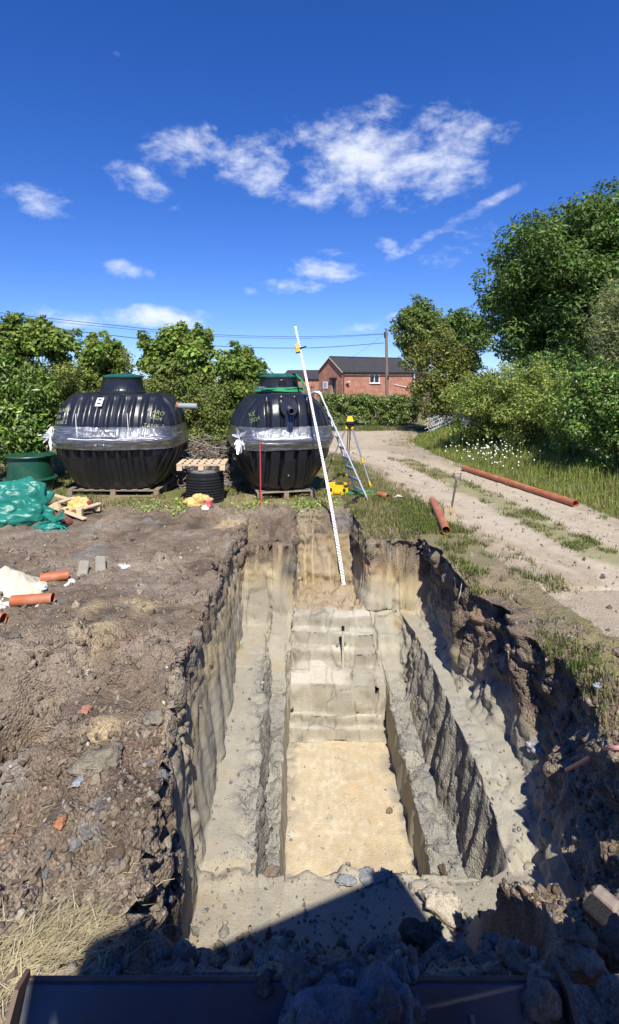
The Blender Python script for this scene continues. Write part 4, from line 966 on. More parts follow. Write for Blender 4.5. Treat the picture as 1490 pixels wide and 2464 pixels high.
def make_tank(loc, rz, label, wrap_seed):
    t = thing('septic_tank', loc, label, 'tank', 'ribbed septic tanks', rz); t.scale = (.92, .93, 1)
    zs = smooth_profile(); S_ = soft(tank_surface(zs))
    V = S_.reshape(-1, 3); V = np.concatenate([V, [[0, 0, 0], [0, 0, 1.83]]]); r, c = len(zs), NCOL
    if 'shell' not in TANK_MESH:
        Fq = grid_faces(r, c)
        o = np_mesh('shell', V[:r*c], Fq, M_POLY, t, smooth=True)
        TANK_MESH['shell'] = o.data
        bm = bmesh.new(); bm.from_mesh(o.data); bm.verts.ensure_lookup_table()
        top = bm.verts.new((0, 0, 1.82)); bot = bm.verts.new((0, 0, .0)); bm.verts.ensure_lookup_table()
        for k in range(c):
            bm.faces.new((bm.verts[(r-1)*c+k], bm.verts[(r-1)*c+(k+1) % c], top)); bm.faces.new((bm.verts[(k+1) % c], bm.verts[k], bot))
        bm.to_mesh(o.data); bm.free()
    else:
        o = bpy.data.objects.new('shell', TANK_MESH['shell']); COL.objects.link(o); o.parent = t
    # bolted flange round the waist
    pr = [(-.005, .915), (.038, .92), (.042, .945), (.042, .965), (.03, .972), (.042, .98), (.042, 1.005), (.038, 1.03), (-.005, 1.035)]
    R_ = np.concatenate([tank_surface([z], off, False) for off, z in pr]); R_[..., 2] = np.array([z for _, z in pr])[:, None]
    np_mesh('flange', R_.reshape(-1, 3), grid_faces(len(pr), NCOL), M_POLY2, t, smooth=False)
    # stretch film wound round it
    zz = np.linspace(.80, 1.22, 26); rg = np.random.default_rng(wrap_seed)
    W = tank_surface(np.clip(zz, .80, 1.2), .008, False)
    bulge = .045*np.exp(-((zz-.975)/.10)**2); nv = unit(W*[1, 1, 0])
    ang = np.arange(NCOL)/NCOL*2*np.pi
    wr = fbm(np.cos(ang)[None]*3+0*zz[:, None], np.sin(ang)[None]*3+0*zz[:, None], zz[:, None]*22+0*ang[None], 4, wrap_seed)
    W = W + nv*(bulge[:, None, None]+(.012+.022*wr)[..., None])
    W[..., 2] = zz[:, None] + .02*fbm(np.cos(ang)*2, np.sin(ang)*2, ang*0, 3, wrap_seed+1)[None]*np.array(np.abs(zz-1.0)/.2)[:, None]
    np_mesh('stretch_film', W.reshape(-1, 3), grid_faces(26, NCOL), M_FILM, t, smooth=True)
    # neck and lid
    mb = MB().lathe([(.50,1.79),(.50,1.83),(.465,1.85),(.44,1.90),(.405,2.12),(.41,2.13)], 48); nk = mb.build('neck', M_POLY, t, True)
    for k in range(18):
        a = 2*math.pi*k/18; p = Vector((math.cos(a)*.452, math.sin(a)*.452, 1.885))
        MB().box(p, (.022, .03, .07), Matrix.Rotation(a, 4, 'Z'), .004).build('lug', M_POLY2, nk)
    ld = MB().lathe([(.40,2.115),(.425,2.12),(.43,2.14),(.415,2.15),(.36,2.165),(.25,2.185),(.10,2.195),(.02,2.196)], 48).build('lid', M_GREEN, t, True)
    for k in range(6):
        a = 2*math.pi*(k+.3)/6; MB().lathe([(.014,2.145),(.014,2.16),(.006,2.164)], 8, (math.cos(a)*.40, math.sin(a)*.40, 0)).build('bolt', M_POLY2, ld)
    # lifting shoulders either side of the neck
    for s in (-1, 1):
        MB().box((s*.72, 0, 1.80), (.16, .62, .05), None, .012).build('lifting_rib', M_POLY2, t)
    return t
def surf(z, th, off=.004):
    """local point on the tank skin at height z, direction th"""
    i = int(np.argmin(np.abs(np.angle(np.exp(1j*(TTH-th)))))); p = tank_surface([z], off)[0, i]; return Vector(p)
def laid(u0, z0, side, tilt=0, off=.012):
    """place() for lettering on a long side (side='front') or end: u along, v up"""
    def f(u, v):
        cu, su = math.cos(tilt), math.sin(tilt); u, v = u*cu-v*su, u*su+v*cu
        z = z0+v; a, b = float(TA(z)), float(TB(z)); x = u0+u
        if side == 'front':
            k = min(abs(x)/a, .999); return Vector((x, -b*(1-k**SEN)**(1/SEN)-off, z))
        k = min(abs(x)/b, .999); return Vector((-a*(1-k**SEN)**(1/SEN)-off, -x, z))
    return f
def pallet(name, loc, rz, label, size=(1.2, .8), slats=7, sw=.095, mats=None, group=None, rx=0, ry=0, under=True):
    t = thing(name, loc, label, 'pallet', group, rz, rx, ry); m = mats or M_WOOD; L_, W_ = size
    for i in range(slats):
        x = -L_/2+sw/2 + i*(L_-sw)/(slats-1); MB().box((x, 0, .133), (sw, W_, .018), None, .002).build('slat', m, t)
    for y in (-W_/2+.05, 0, W_/2-.05):
        MB().box((0, y, .114), (L_, .09, .019), None, .002).build('stringer_board', m, t)
        for x in (-L_/2+.05, 0, L_/2-.05): MB().box((x, y, .062), (.095, .09, .084), None, .003).build('block', m, t)
        if under: MB().box((0, y, .010), (L_, .09, .019), None, .002).build('bottom_board', m, t)
    return t
ZP = .142
T1 = make_tank((-3.72, 11.15, ZP), R(-1), 'ribbed black tank lying side-on, with a grey outlet pipe and yellow TANK 2 writing', 5)
T2 = make_tank((-.62, 11.25, ZP), R(103), 'ribbed black tank end-on to the trench, with a green ratchet strap over its lid', 6)
pallet('pallet', (-3.72, 11.15, 0.0), R(-1), 'wooden pallet under the side-on tank', (1.75, 1.1), 9, .1, M_OLDWOOD, 'pallets under the tanks')
pallet('pallet', (-.62, 11.25, 0.0), R(103), 'wooden pallet under the strapped tank', (1.75, 1.1), 9, .1, M_OLDWOOD, 'pallets under the tanks')
# tank 1 details
MB().pipe((1.10, -.02, 1.56), (1.62, -.02, 1.55), .057, .051, 24).build('outlet_pipe', M_GREY, T1, True)
MB().pipe((1.12, -.02, 1.56), (1.22, -.02, 1.56), .075, .057, 24).build('pipe_seal', mat('orange_seal', (.42,.12,.05), rough=.6), T1, True)
pc = laid(-.20, 1.66, 'front', 0, .012)(0, 0); pr_ = Euler((R(-44), 0, 0)); sg = MB().box((0, 0, 0), (.135, .012, .21), None, .002).build('warning_plate', M_WHITE, T1); sg.location = pc; sg.rotation_euler = pr_
for dz in (.045, -.045):
    mk = MB().add([Vector((math.cos(a)*.045, -.0075, math.sin(a)*.040-.012+dz)) for a in [math.pi*k/8 for k in range(9)]], [tuple(range(9))]).build('printed_mark', M_BLACK, sg)
for k_, tx in enumerate(('27 KLARO', '500 - 1', 'TANK 2')): text_obj(T1, 'chalk_writing', tx, .10, M_CHALK, laid(-1.0+.015*k_, 1.47-.11*k_, 'front', .12))
for k_, tx in enumerate(('KLARO', '2024')): text_obj(T1, 'chalk_writing', tx, .10, M_CHALK, laid(.93+.03*k_, 1.45-.11*k_, 'front', -.32))
text_obj(T1, 'chalk_writing', 'TANK 2', .105, M_CHALK, laid(.93, 1.19, 'front', -.12))
for x0, zt in ((-.62, 1.45), (.42, 1.46)):
    pts = [laid(x0+.10*(1-k/8), 1.02+(zt-1.02)*k/8*1.0, 'front', 0, .03)(0, 0) for k in range(9)]
    MB().tube(pts, .006, 5).build('white_cord', M_WHITE, T1)
def crumple(parent, name, c, size, n, seed, m, loc_dirs=None):
    rg = random.Random(seed); mb = MB(); c = Vector(c)
    for i in range(n):
        dv = Vector((rg.uniform(-1, 1), rg.uniform(-.5, .5), rg.uniform(-1, .9))).normalized(); l = size*rg.uniform(.4, 1); w = size*rg.uniform(.05, .13)
        s_ = dv.cross(Vector((rg.uniform(-1,1), rg.uniform(-1,1), rg.uniform(-1,1)))).normalized()*w
        p1 = c+dv*l*.5+s_*rg.uniform(-1, 1); p2 = c+dv*l+Vector((0, 0, -.15*l))
        mb.add([c-s_*.4, c+s_*.4, p1+s_, p1-s_, p2+s_*.6, p2-s_*.6], [(0, 1, 2, 3), (3, 2, 4, 5)])
    return mb.build(name, m, parent)
M_TAIL = mat('film_tail', (.82,.84,.86), rough=.3, spec=.6, var=.05)
crumple(T1, 'film_tail', (-1.30, -.55, 1.0), .26, 26, 3, M_TAIL)
f_ = laid(-.72, 1.0, 'front', 0, .07); g_ = laid(.95, .97, 'front', 0, .07)
MB().tube([f_(0, 0), laid(-.35, .985, 'front', 0, .05)(0, 0), laid(-.1, 1.0, 'front', 0, .052)(0, 0), laid(.4, .975, 'front', 0, .05)(0, 0), g_(0, 0)], [.012, .006, .008, .005, .003], 6).build('film_rope', M_TAIL, T1)
# tank 2 details: its -x end faces the trench
E2 = lambda u, z, off=.0: laid(u, z, 'end', 0, off)(0, 0)
pz = 1.56; p0 = E2(.0, pz); 
bo = MB().lathe([(.0,.0),(.175,.0),(.175,.05),(.165,.06),(.0,.06)], 40, cap=False).build('outlet_boss', M_POLY, T2, True)
bo.location = p0 + Vector((.03, 0, 0)); bo.rotation_euler = (0, R(-90+12), 0)
MB().pipe(p0+Vector((.08, 0, 0)), p0+Vector((-.24, 0, -.045)), .059, .050, 24).build('outlet_pipe', M_DGREY, T2, True)
vs_ = []; zs_ = np.linspace(1.06, 1.50, 12)
ch = MB()
for z in zs_:
    for k in range(9):
        a = math.pi*k/8; p = E2(math.cos(a)*.085, z, -.03+math.sin(a)*.055); vs_.append(p)
ch.add(vs_, [(i*9+k, i*9+k+1, (i+1)*9+k+1, (i+1)*9+k) for i in range(11) for k in range(8)]); ch.build('drop_channel', mat('blue_black_plastic', (.016,.024,.050), rough=.3, spec=.5), T2, True)
vs_ = []; lo = MB(); prof_ = [(-.10,.62),(.10,.62),(.13,.40),(.15,.22),(.12,.10),(.05,.03),(-.05,.03),(-.12,.10),(-.15,.22),(-.13,.40)]
lo.add([E2(u, z, .055) for u, z in prof_]+[E2(u*1.12, z, -.06) for u, z in prof_], [tuple(range(10))]+[(i, (i+1) % 10, 10+(i+1) % 10, 10+i) for i in range(10)]); lo.build('drain_boss', M_POLY, T2)
bo = MB().lathe([(.0,0),(.014,0),(.012,.012),(.0,.014)], 10, cap=False).build('drain_bolt', M_GREY, T2)
bo.location = E2(.0, .33, .055); bo.rotation_euler = (0, R(-90), 0)
nk2 = [o for o in T2.children if o.name.startswith('neck')][0]
bo = MB().lathe([(.0,0),(.085,0),(.085,.012),(.075,.02),(.07,.014),(.0,.014)], 28, cap=False).build('blank_port', M_POLY2, nk2, True)
bo.location = (-.425, -.0, 2.0); bo.rotation_euler = (0, R(-90-9), 0)
text_obj(T2, 'chalk_writing', 'KL\n 2024', .10, mat('green_chalk', (.20,.32,.10), rough=.9, var=.2), laid(-.70, 1.42, 'end', .35))
for (u, z) in ((.42, .36), (-.62, .40)): text_obj(T2, 'moulded_mark', 'l-2\n|||', .09, M_DGREY, laid(u, z, 'end', 0, .006))
crumple(T2, 'film_tail', E2(-.93, 1.0, .10), .30, 34, 8, M_TAIL)
# green ratchet strap over tank 2
st = thing('ratchet_strap', (-.62, 11.25, ZP+1.8), 'green webbing ratchet strap thrown over the lid of the strapped tank', 'strap', rz=R(103))
M_STRAP = mat('green_webbing', (.03,.27,.10), rough=.75, var=.15, bump=.3, bscale=60)
def ribbon(mb, pts, w, nrm):
    vs = []
    for i, p in enumerate(pts):
        t = (Vector(pts[min(i+1, len(pts)-1)])-Vector(pts[max(i-1, 0)])).normalized(); s = t.cross(Vector(nrm[i])).normalized()*w/2; n_ = Vector(nrm[i]).normalized()*.004
        vs += [Vector(p)-s, Vector(p)+s, Vector(p)+s+n_, Vector(p)-s+n_]
    fs = []
    for i in range(len(pts)-1):
        for k in range(4): fs.append((i*4+k, i*4+(k+1) % 4, (i+1)*4+(k+1) % 4, (i+1)*4+k))
    mb.add(vs, fs)
mb = MB(); pts = []; nn = []
for k in range(33):
    a = 2*math.pi*k/32; r = .492+.01*math.sin(5*a); pts.append((math.cos(a)*r, math.sin(a)*r, .075+.012*math.sin(3*a))); nn.append((math.cos(a), math.sin(a), .3))
ribbon(mb, pts, .055, nn); mb.build('neck_loop', M_STRAP, st, True)
mb = MB(); ribbon(mb, [(.50,-.30,.10),(.30,-.36,.33),(.0,-.33,.395),(-.14,-.30,.40),(-.24,-.42,.28),(-.30,-.46,.10),(-.36,-.46,.06)], .09, [(0,-.3,1),(0,-.4,1),(0,-.2,1),(0,-.3,1),(-.6,-.7,.5),(-.6,-.8,.2),(-.5,-.7,.4)]); mb.build('loose_tail', M_STRAP, st, True)
mb = MB(); ribbon(mb, [(-.30,-.40,.13),(-.46,-.10,.11),(-.46,.25,.10),(-.36,.50,.13),(-.1,.60,.08)], .06, [(-.4,-.2,1)]*5); mb.build('front_run', M_STRAP, st, True)
MB().box((-.42, .42, .12), (.10, .14, .05), (0, 0, .5), .01).build('buckle', mat('zinc', (.45,.46,.46), rough=.35, metal=.8), st)
# ------------------------------------------------------------------ things in the yard
M_ORANGE = mat('terracotta_upvc', (.44,.135,.055), rough=.42, spec=.4, var=.12, scale=3, dirt=(.45,.36,.26), dirt_amt=.5, dirt_scale=6)
M_ALU = mat('aluminium', (.55,.56,.57), rough=.38, metal=.75, var=.1)
M_YEL = mat('yellow_plastic', (.72,.50,.02), rough=.4, var=.08)
M_STEEL = mat('steel_grey', (.16,.16,.165), rough=.45, metal=.5, var=.15)
def opipe(p, q, label, r=.055, name='drain_pipe', joint=None, group='orange drain pipes'):
    p, q = Vector(p), Vector(q); t = thing(name, (p+q)/2, label, 'pipe', group); o = (p+q)/2
    MB().pipe(p-o, q-o, r, r-.0045, 24).build('barrel', M_ORANGE, t, True)
    if joint is not None:
        c = p.lerp(q, joint)-o; d_ = (q-p).normalized(); MB().pipe(c-d_*.07, c+d_*.07, r+.006, r, 24).build('socket', M_ORANGE, t, True)
    return t
def lay(px, py, r): 
    q = gnd(px, py); return Vector((q.x, q.y, gz(q.x, q.y)+r*.92))
a, b = gnd(1116, 1134), gnd(1386, 1224)
opipe((a.x, a.y, .085), (b.x, b.y, .085), 'long orange drain pipe lying along the far edge of the track', .062, joint=.47)
a, b = gnd(1041, 1212), gnd(1074, 1289); opipe((a.x, a.y, gz(a.x,a.y)+.075), (b.x, b.y, gz(b.x,b.y)+.07), 'orange drain pipe on the grass beside the spade', .062)
a, b = gnd(912, 1197), gnd(933, 1201); opipe((a.x, a.y, .07), (b.x-.01, b.y-.10, .065), 'short orange pipe offcut on the grass by the ladder foot', .05)
a, b = gnd(96, 1386), gnd(164, 1376); opipe((a.x, a.y, gz(a.x,a.y)+.06), (b.x, b.y, gz(b.x,b.y)+.05), 'orange pipe stub poking out of the sand heap towards the broken clay slabs', .055)
a, b = gnd(28, 1440), gnd(131, 1438); opipe((a.x, a.y, gz(a.x,a.y)+.06), (b.x, b.y-.03, gz(b.x,b.y)+.05), 'orange pipe stub in front of the sand heap, white-rimmed open end', .055)
a = gnd(8, 1492); opipe((a.x-.35, a.y+.05, gz(a.x-.35,a.y)+.06), (a.x, a.y, gz(a.x,a.y)+.055), 'orange pipe whose open end only just shows, clear of the sand heap', .055)
# pipe collar by the broken pallet
c = gnd(157, 1252); t = thing('pipe_collar', (c.x, c.y, gz(c.x,c.y)+.062), 'brown pipe collar lying at the corner of the broken pallet', 'pipe collar', rz=R(-20))
MB().pipe((0, -.09, 0), (0, .09, 0), .072, .056, 28).build('body', mat('brown_clay', (.20,.07,.045), rough=.5), t, True)
MB().pipe((0, -.10, 0), (0, -.06, 0), .082, .060, 28).build('rim', mat('dark_rubber', (.03,.022,.02), rough=.6), t, True)

# spade
sb = gnd(1084, 1262); sp = thing('spade', (sb.x, sb.y, gz(sb.x, sb.y)), 'spade with wooden D-handle stuck upright in the track edge', 'spade')
top = at(1102, 1137, sb.y+.10)-sp.location; foot = Vector((.0, 0, .16)); ax = (top-foot).normalized()
MB().tube([foot, foot.lerp(top, .25), top-ax*.13], [.017,.015,.016], 10).build('shaft', mat('spade_shaft', (.10,.075,.055), rough=.5, var=.3), sp, True)
sd = Vector((1, .1, 0)); y_ = top-ax*.13
hd = MB().tube([y_, y_+sd*.05+ax*.06, top+sd*.055], .010, 8); hd.tube([y_, y_-sd*.05+ax*.06, top-sd*.055], .010, 8); hd.build('yoke', M_STEEL, sp, True)
MB().tube([top-sd*.062, top+sd*.062], .014, 10).build('grip', M_WOOD, sp, True)
bl = MB(); vs_ = []
for k, (w, z) in enumerate([(.085,.27),(.092,.25),(.09,.10),(.088,.0),(.075,-.06)]):
    for j in range(7):
        u = (j-3)/3; vs_.append(Vector((u*w, .018*u*u-.01, z)))
for k, (w, z) in enumerate([(.085,.27),(.092,.25),(.09,.10),(.088,.0),(.075,-.06)]):
    for j in range(7):
        u = (j-3)/3; vs_.append(Vector((u*w, .018*u*u-.006, z)))
fs_ = [(i*7+j, i*7+j+1, (i+1)*7+j+1, (i+1)*7+j) for i in range(4) for j in range(6)]
fs_ += [tuple(35+k for k in f[::-1]) for f in fs_]
bl.add(vs_, fs_).tube([(0,.0,.20),(0,0,.30)], [.022,.019], 10); bl.build('blade', mat('muddy_blade', (.42,.33,.20), rough=.8, var=.25, scale=8), sp, True)

# staff with its laser detector
ys0, sl = 8.70, .46
def stp(px, py):
    k = (HY-py)/F; z = (EYE + k*(ys0+sl*1.05))/(1-k*sl); Y = ys0+sl*(z+1.05); return at(px, py, Y)
SP = [stp(*p) for p in ((829,1415),(807,1275),(784,1144),(758,1013),(734,895),(711,786))]
sp0 = SP[0].copy(); sp0.z = gz(sp0.x, sp0.y, -.2); off = sp0-SP[0]
st = thing('levelling_staff', sp0, 'tall white levelling staff with red and black graduations leaning against the strapped tank', 'staff')
def spline(ts, P_):
    n = len(P_)-1; out = []
    for t in ts:
        x = t*n; i = min(int(x), n-1); f = x-i; p0, p1, p2, p3 = P_[max(i-1,0)], P_[i], P_[i+1], P_[min(i+2,n)]
        out.append(.5*((2*p1)+(p2-p0)*f+(2*p0-5*p1+4*p2-p3)*f*f+(3*p1-p0-3*p2+p3)*f**3))
    return out
SL = [p-sp0 for p in spline(np.linspace(0, 1, 61), SP)]; SL[0] = Vector((0, 0, -.02))
mb = MB(); 
for i in range(0, 60, 12): mb2 = MB(); [mb2.bar(SL[k], SL[k+1]+(SL[k+1]-SL[k])*.02, .052-.004*(i//12), .022, up=(0, 1, 0)) for k in range(i, i+12)]; mb2.build('staff_section', mat('staff_white_%d' % i, (.80,.80,.78), rough=.45, var=.04), st)
red = mat('graduation_red', (.55,.04,.06), rough=.5); blk = M_BLACK
Ls = [0]
for i in range(60): Ls.append(Ls[-1]+(SL[i+1]-SL[i]).length)
def along(s):
    i = max(0, min(59, int(np.searchsorted(Ls, s))-1)); f = (s-Ls[i])/(Ls[i+1]-Ls[i]); return SL[i].lerp(SL[i+1], f), (SL[i+1]-SL[i]).normalized()
gR, gK = MB(), MB(); s_ = .05; k = 0
while s_ < Ls[-1]-.05:
    p, tdir = along(s_); x_ = Vector((0, 1, 0)).cross(tdir).normalized(); n_ = tdir.cross(x_).normalized()
    if n_.y > 0: n_ = -n_
    (gR if int(s_) % 2 else gK).bar(p+n_*.0125+x_*(.008 if k % 2 else -.008)-tdir*.004, p+n_*.0125+x_*(.008 if k % 2 else -.008)+tdir*.007, .028, .002, up=n_)
    s_ += .022 if k % 4 else .03; k += 1
for g_, m_, nm in ((gR, red, 'red_graduations'), (gK, blk, 'black_graduations')):
    o = g_.build(nm, m_, st); o['kind'] = 'stuff'
de = thing('laser_detector', stp(721, 838), 'yellow laser detector clamped near the top of the staff', 'detector', rz=R(4)); de.rotation_euler.y = R(-12)
MB().box((-.045, -.035, .01), (.085, .035, .155), None, .01).build('body', M_YEL, de)
MB().box((-.045, -.056, .025), (.05, .008, .05), None, .002).build('display', mat('lcd', (.55,.50,.30), rough=.3), de)
MB().box((.03, -.01, .0), (.09, .05, .035), None, .008).build('clamp', M_BLACK, de); MB().tube([(.07,-.01,0),(.13,-.01,.012)], [.012,.016], 10).build('clamp_screw', M_BLACK, de)
MB().box((-.045, -.035, -.075), (.089, .039, .02), None, .004).build('base_pad', M_BLACK, de)

# tripod and rotating laser
hp = at(842, 1018, 11.7); tp = thing('tripod', (hp.x, hp.y, 0), 'aluminium surveying tripod with yellow clamps on the grass by the track', 'tripod')
HZ = hp.z-.05
feet = [gnd(893, 1173), Vector((hp.x-.62, hp.y-.05, 0)), Vector((hp.x-.02, hp.y+.75, 0))]
for f in feet:
    f = Vector((f.x-hp.x, f.y-hp.y, gz(f.x, f.y))); h0 = Vector((f.x*.10, f.y*.10, HZ-.03)); m_ = h0.lerp(f, .56); dv = (f-h0).normalized(); sd = dv.cross(Vector((0, 0, 1))).normalized()*.022
    lg = MB().tube([h0-sd, m_-sd], .011, 8); lg.tube([h0+sd, m_+sd], .011, 8); lg.build('upper_leg', M_ALU, tp, True)
    MB().tube([m_-dv*.08, f-dv*.10], .013, 8).build('lower_leg', mat('pale_alu', (.62,.62,.60), rough=.4, metal=.6), tp, True)
    MB().box(m_, (.055, .05, .11), dv.to_track_quat('Z', 'Y').to_matrix().to_4x4(), .008).build('leg_clamp', M_YEL, tp)
    MB().box(h0-dv*.0, (.075, .05, .09), dv.to_track_quat('Z', 'Y').to_matrix().to_4x4(), .008).build('hinge', M_YEL, tp)
    MB().tube([f-dv*.13, f-dv*.03, f+dv*.02], [.022, .024, .004], 8).build('foot', M_YEL, tp)
MB().lathe([(.075,HZ-.02),(.08,HZ-.015),(.08,HZ+.012),(.07,HZ+.018)], 24).build('head_plate', M_BLACK, tp)
MB().tube([(0,0,HZ-.02),(.005,0,HZ-.30)], .012, 8).build('centre_screw', M_BLACK, tp)
ls = thing('laser_level', (hp.x, hp.y, HZ+.018), 'yellow and black rotating laser level on top of the tripod', 'laser level')
MB().box((0, 0, .04), (.165, .15, .08), None, .02).build('base', M_BLACK, ls)
bm_ = MB(); bm_.add([(-.075,-.07,.07),(.075,-.07,.07),(.075,.07,.07),(-.075,.07,.07),(-.055,-.05,.185),(.055,-.05,.185),(.055,.05,.185),(-.055,.05,.185)], [(0,1,5,4),(1,2,6,5),(2,3,7,6),(3,0,4,7),(4,5,6,7),(3,2,1,0)]); bm_.build('housing', M_YEL, ls)
for sx in (-.068, .068): MB().box((sx, 0, .125), (.028, .12, .12), (0, .16 if sx < 0 else -.16, 0), .008).build('grip', M_BLACK, ls)
MB().lathe([(.045,.183),(.045,.20),(.05,.205),(.05,.225),(.04,.23)], 20).build('rotor_head', M_BLACK, ls)
c = gnd(848, 1192); 
# ladder leaning on the strapped tank
ld = thing('ladder', (.95, 10.75, 0), 'aluminium step ladder leaning against the right side of the strapped tank', 'ladder')
lb0 = gnd(886, 1203); lt0 = at(772, 950, 11.0); lb1 = lb0+Vector((-.16, .50, 0)); lt1 = lt0+Vector((.02, .36, .0))
for (p, q) in ((lb0, lt0), (lb1, lt1)):
    P_ = Vector((p.x, p.y, gz(p.x, p.y)))-ld.location; Q_ = q-ld.location
    MB().bar(P_, Q_, .028, .075, up=(0, 1, 0), bev=.004).build('stile', M_ALU, ld)
    MB().tube([Q_, Q_+Vector((-.05, .01, .05)), Q_+Vector((-.14, .02, .055)), Q_+Vector((-.20, .03, .01))], [.03,.03,.03,.022], 8).build('top_hook', M_ALU, ld, True)
for k in range(9):
    f = .07+.1*k; p = lb0.lerp(lt0, f)-ld.location; q = lb1.lerp(lt1, f)-ld.location; MB().bar(p, q, .065, .03, bev=.004).build('rung', M_ALU, ld)
# open yellow case
cs = thing('instrument_case', (gnd(815, 1190).x, 10.95, gz(.55, 10.95)), 'open yellow instrument case on the ground beside the strapped tank', 'case', rz=R(-8))
def tray(w, d_, h, th=.012):
    mb = MB(); mb.box((0, 0, th/2), (w, d_, th), None, .004)
    for s in (-1, 1):
        mb.box((s*(w/2-th/2), 0, h/2+th*.4), (th, d_, h-th), None, .003); mb.box((0, s*(d_/2-th/2), h/2+th*.4), (w-2*th-.001, th, h-th), None, .003)
    return mb
tray(.40, .30, .14).build('base', M_YEL, cs); lidp = tray(.40, .30, .07).build('lid', M_YEL, cs); lidp.location = (-.05, .33, .03); lidp.rotation_euler = (R(12), 0, R(5))
MB().box((0, 0, .05), (.35, .25, .06), None, .01).build('foam', mat('grey_foam', (.05,.05,.05), rough=.95), cs)
MB().tube([(-.07,-.155,.09),(-.07,-.20,.075),(.07,-.20,.075),(.07,-.155,.09)], .012, 8).build('handle', M_YEL, cs)
for sx in (-.13, .13): MB().box((sx, -.158, .10), (.05, .02, .06), None, .005).build('catch', M_BLACK, cs)
# coil of green hose
ch_ = thing('hose_coil', (gnd(868, 1190).x, 10.85, gz(.95, 10.85)), 'coil of bright green flat hose on the grass at the ladder foot', 'hose')
rg = random.Random(2); mb = MB(); M_HOSE = mat('green_hose', (.015,.30,.095), rough=.5, var=.1)
for k in range(4): mb.tube([(math.cos(a)*(.17+.03*k)+.05*k, math.sin(a)*(.10+.02*k), .012+.016*(k % 2)+.008*math.sin(3*a+k)) for a in [i*2*math.pi/26 for i in range(27)]], .014, 7)
mb.build('coil', M_HOSE, ch_, True)
MB().tube([(.25,-.05,.015),(.38,.02,.02),(.50,-.03,.03),(.60,.04,.02)], .016, 7).build('loose_end', M_HOSE, ch_, True)
MB().add([(-.30,-.12,.02),(-.08,-.16,.05),(.02,.02,.07),(-.22,.08,.05),(-.30,-.12,.028),(-.08,-.16,.058),(.02,.02,.078),(-.22,.08,.058)], [(0,1,2,3),(7,6,5,4),(0,4,5,1),(1,5,6,2),(2,6,7,3),(3,7,4,0)]).build('flap', M_HOSE, ch_)
# black plastic offcut, paper litter, red pole
c = gnd(848, 1213); t = thing('rubber_mat', (c.x, c.y, gz(c.x, c.y)+.01), 'bent black plastic sheet on the lip of the notch', 'plastic sheet', rz=.2)
MB().add([(-.20,-.10,0),(-.03,-.14,.05),(.16,.05,.10),(.14,.12,.10),(-.08,.06,.01),(-.20,-.10,.008),(-.03,-.14,.058),(.16,.05,.108),(.14,.12,.108),(-.08,.06,.018)], [(0,1,4),(1,2,3,4),(9,6,5),(9,8,7,6),(0,5,6,1),(1,6,7,2),(2,7,8,3),(3,8,9,4),(4,9,5,0)]).build('sheet', M_BLACK, t)
c = gnd(958, 1198); mb = MB(); mb.add([(-.1,-.03,.0),(.0,-.05,.03),(.11,-.01,.005),(.06,.04,.02),(-.05,.05,.01),(0,0,.05)], [(0,1,5),(1,2,5),(2,3,5),(3,4,5),(4,0,5),(4,3,2,1,0)])
o = mb.build('paper_scrap', M_WHITE); o.location = (c.x, c.y, gz(c.x, c.y)+.02); tag(o, 'scrap of white paper on the grass beyond the short pipe offcut', 'litter')
c = gnd(627, 1216); t = thing('marker_pole', (c.x, c.y, gz(c.x, c.y)), 'thin red marker pole standing in front of the strapped tank', 'pole')
MB().tube([(0,0,-.05),(0,0,.55),(-.008,0,1.12)], .011, 8).build('shaft', mat('faded_red', (.50,.07,.09), rough=.5, var=.2), t, True)
MB().tube([(-.008,0,1.10),(.03,-.01,1.12),(.06,0,1.10)], .010, 7).build('tape', mat('faded_red_tape', (.55,.12,.12), rough=.6), t)
# riser with little pallet on top
c = gnd(486, 1214); rs = thing('manhole_riser', (c.x, c.y+.30, gz(c.x, c.y+.3)-.01), 'black corrugated manhole riser under the small pallet', 'riser')
pr = [(.335, 0), (.335,.02)]
for k in range(9):
    z = .03+k*.05; pr += [(.335, z), (.345, z+.008), (.345, z+.030), (.335, z+.038), (.318, z+.042), (.318, z+.047)]
pr += [(.318,.50),(.325,.50),(.325,.555),(.31,.56)]
MB().lathe(pr, 56).build('corrugated_wall', M_POLY2, rs, True)
MB().lathe([(.30,.55),(.305,.56),(.305,.60),(.29,.605),(.15,.612),(.01,.613)], 48).build('steel_cover', mat('bright_steel', (.60,.60,.60), rough=.3, metal=.7), rs, True)
MB().tube([(-.33,-.02,.53),(-.38,-.03,.56),(-.42,-.02,.54)], .016, 8).build('strap_end', M_POLY2, rs)
pz_ = rs.location.z+.613
pallet('small_pallet', (rs.location.x-.03, rs.location.y-.02, pz_-.019), R(3), 'small clean wooden pallet resting on the black riser', (.86,.62), 7, .082, M_WOOD2, under=False)
for o in [o for o in bpy.data.objects if o.parent and o.parent.name.startswith('small_pallet') and o.name.startswith('block')]: pass
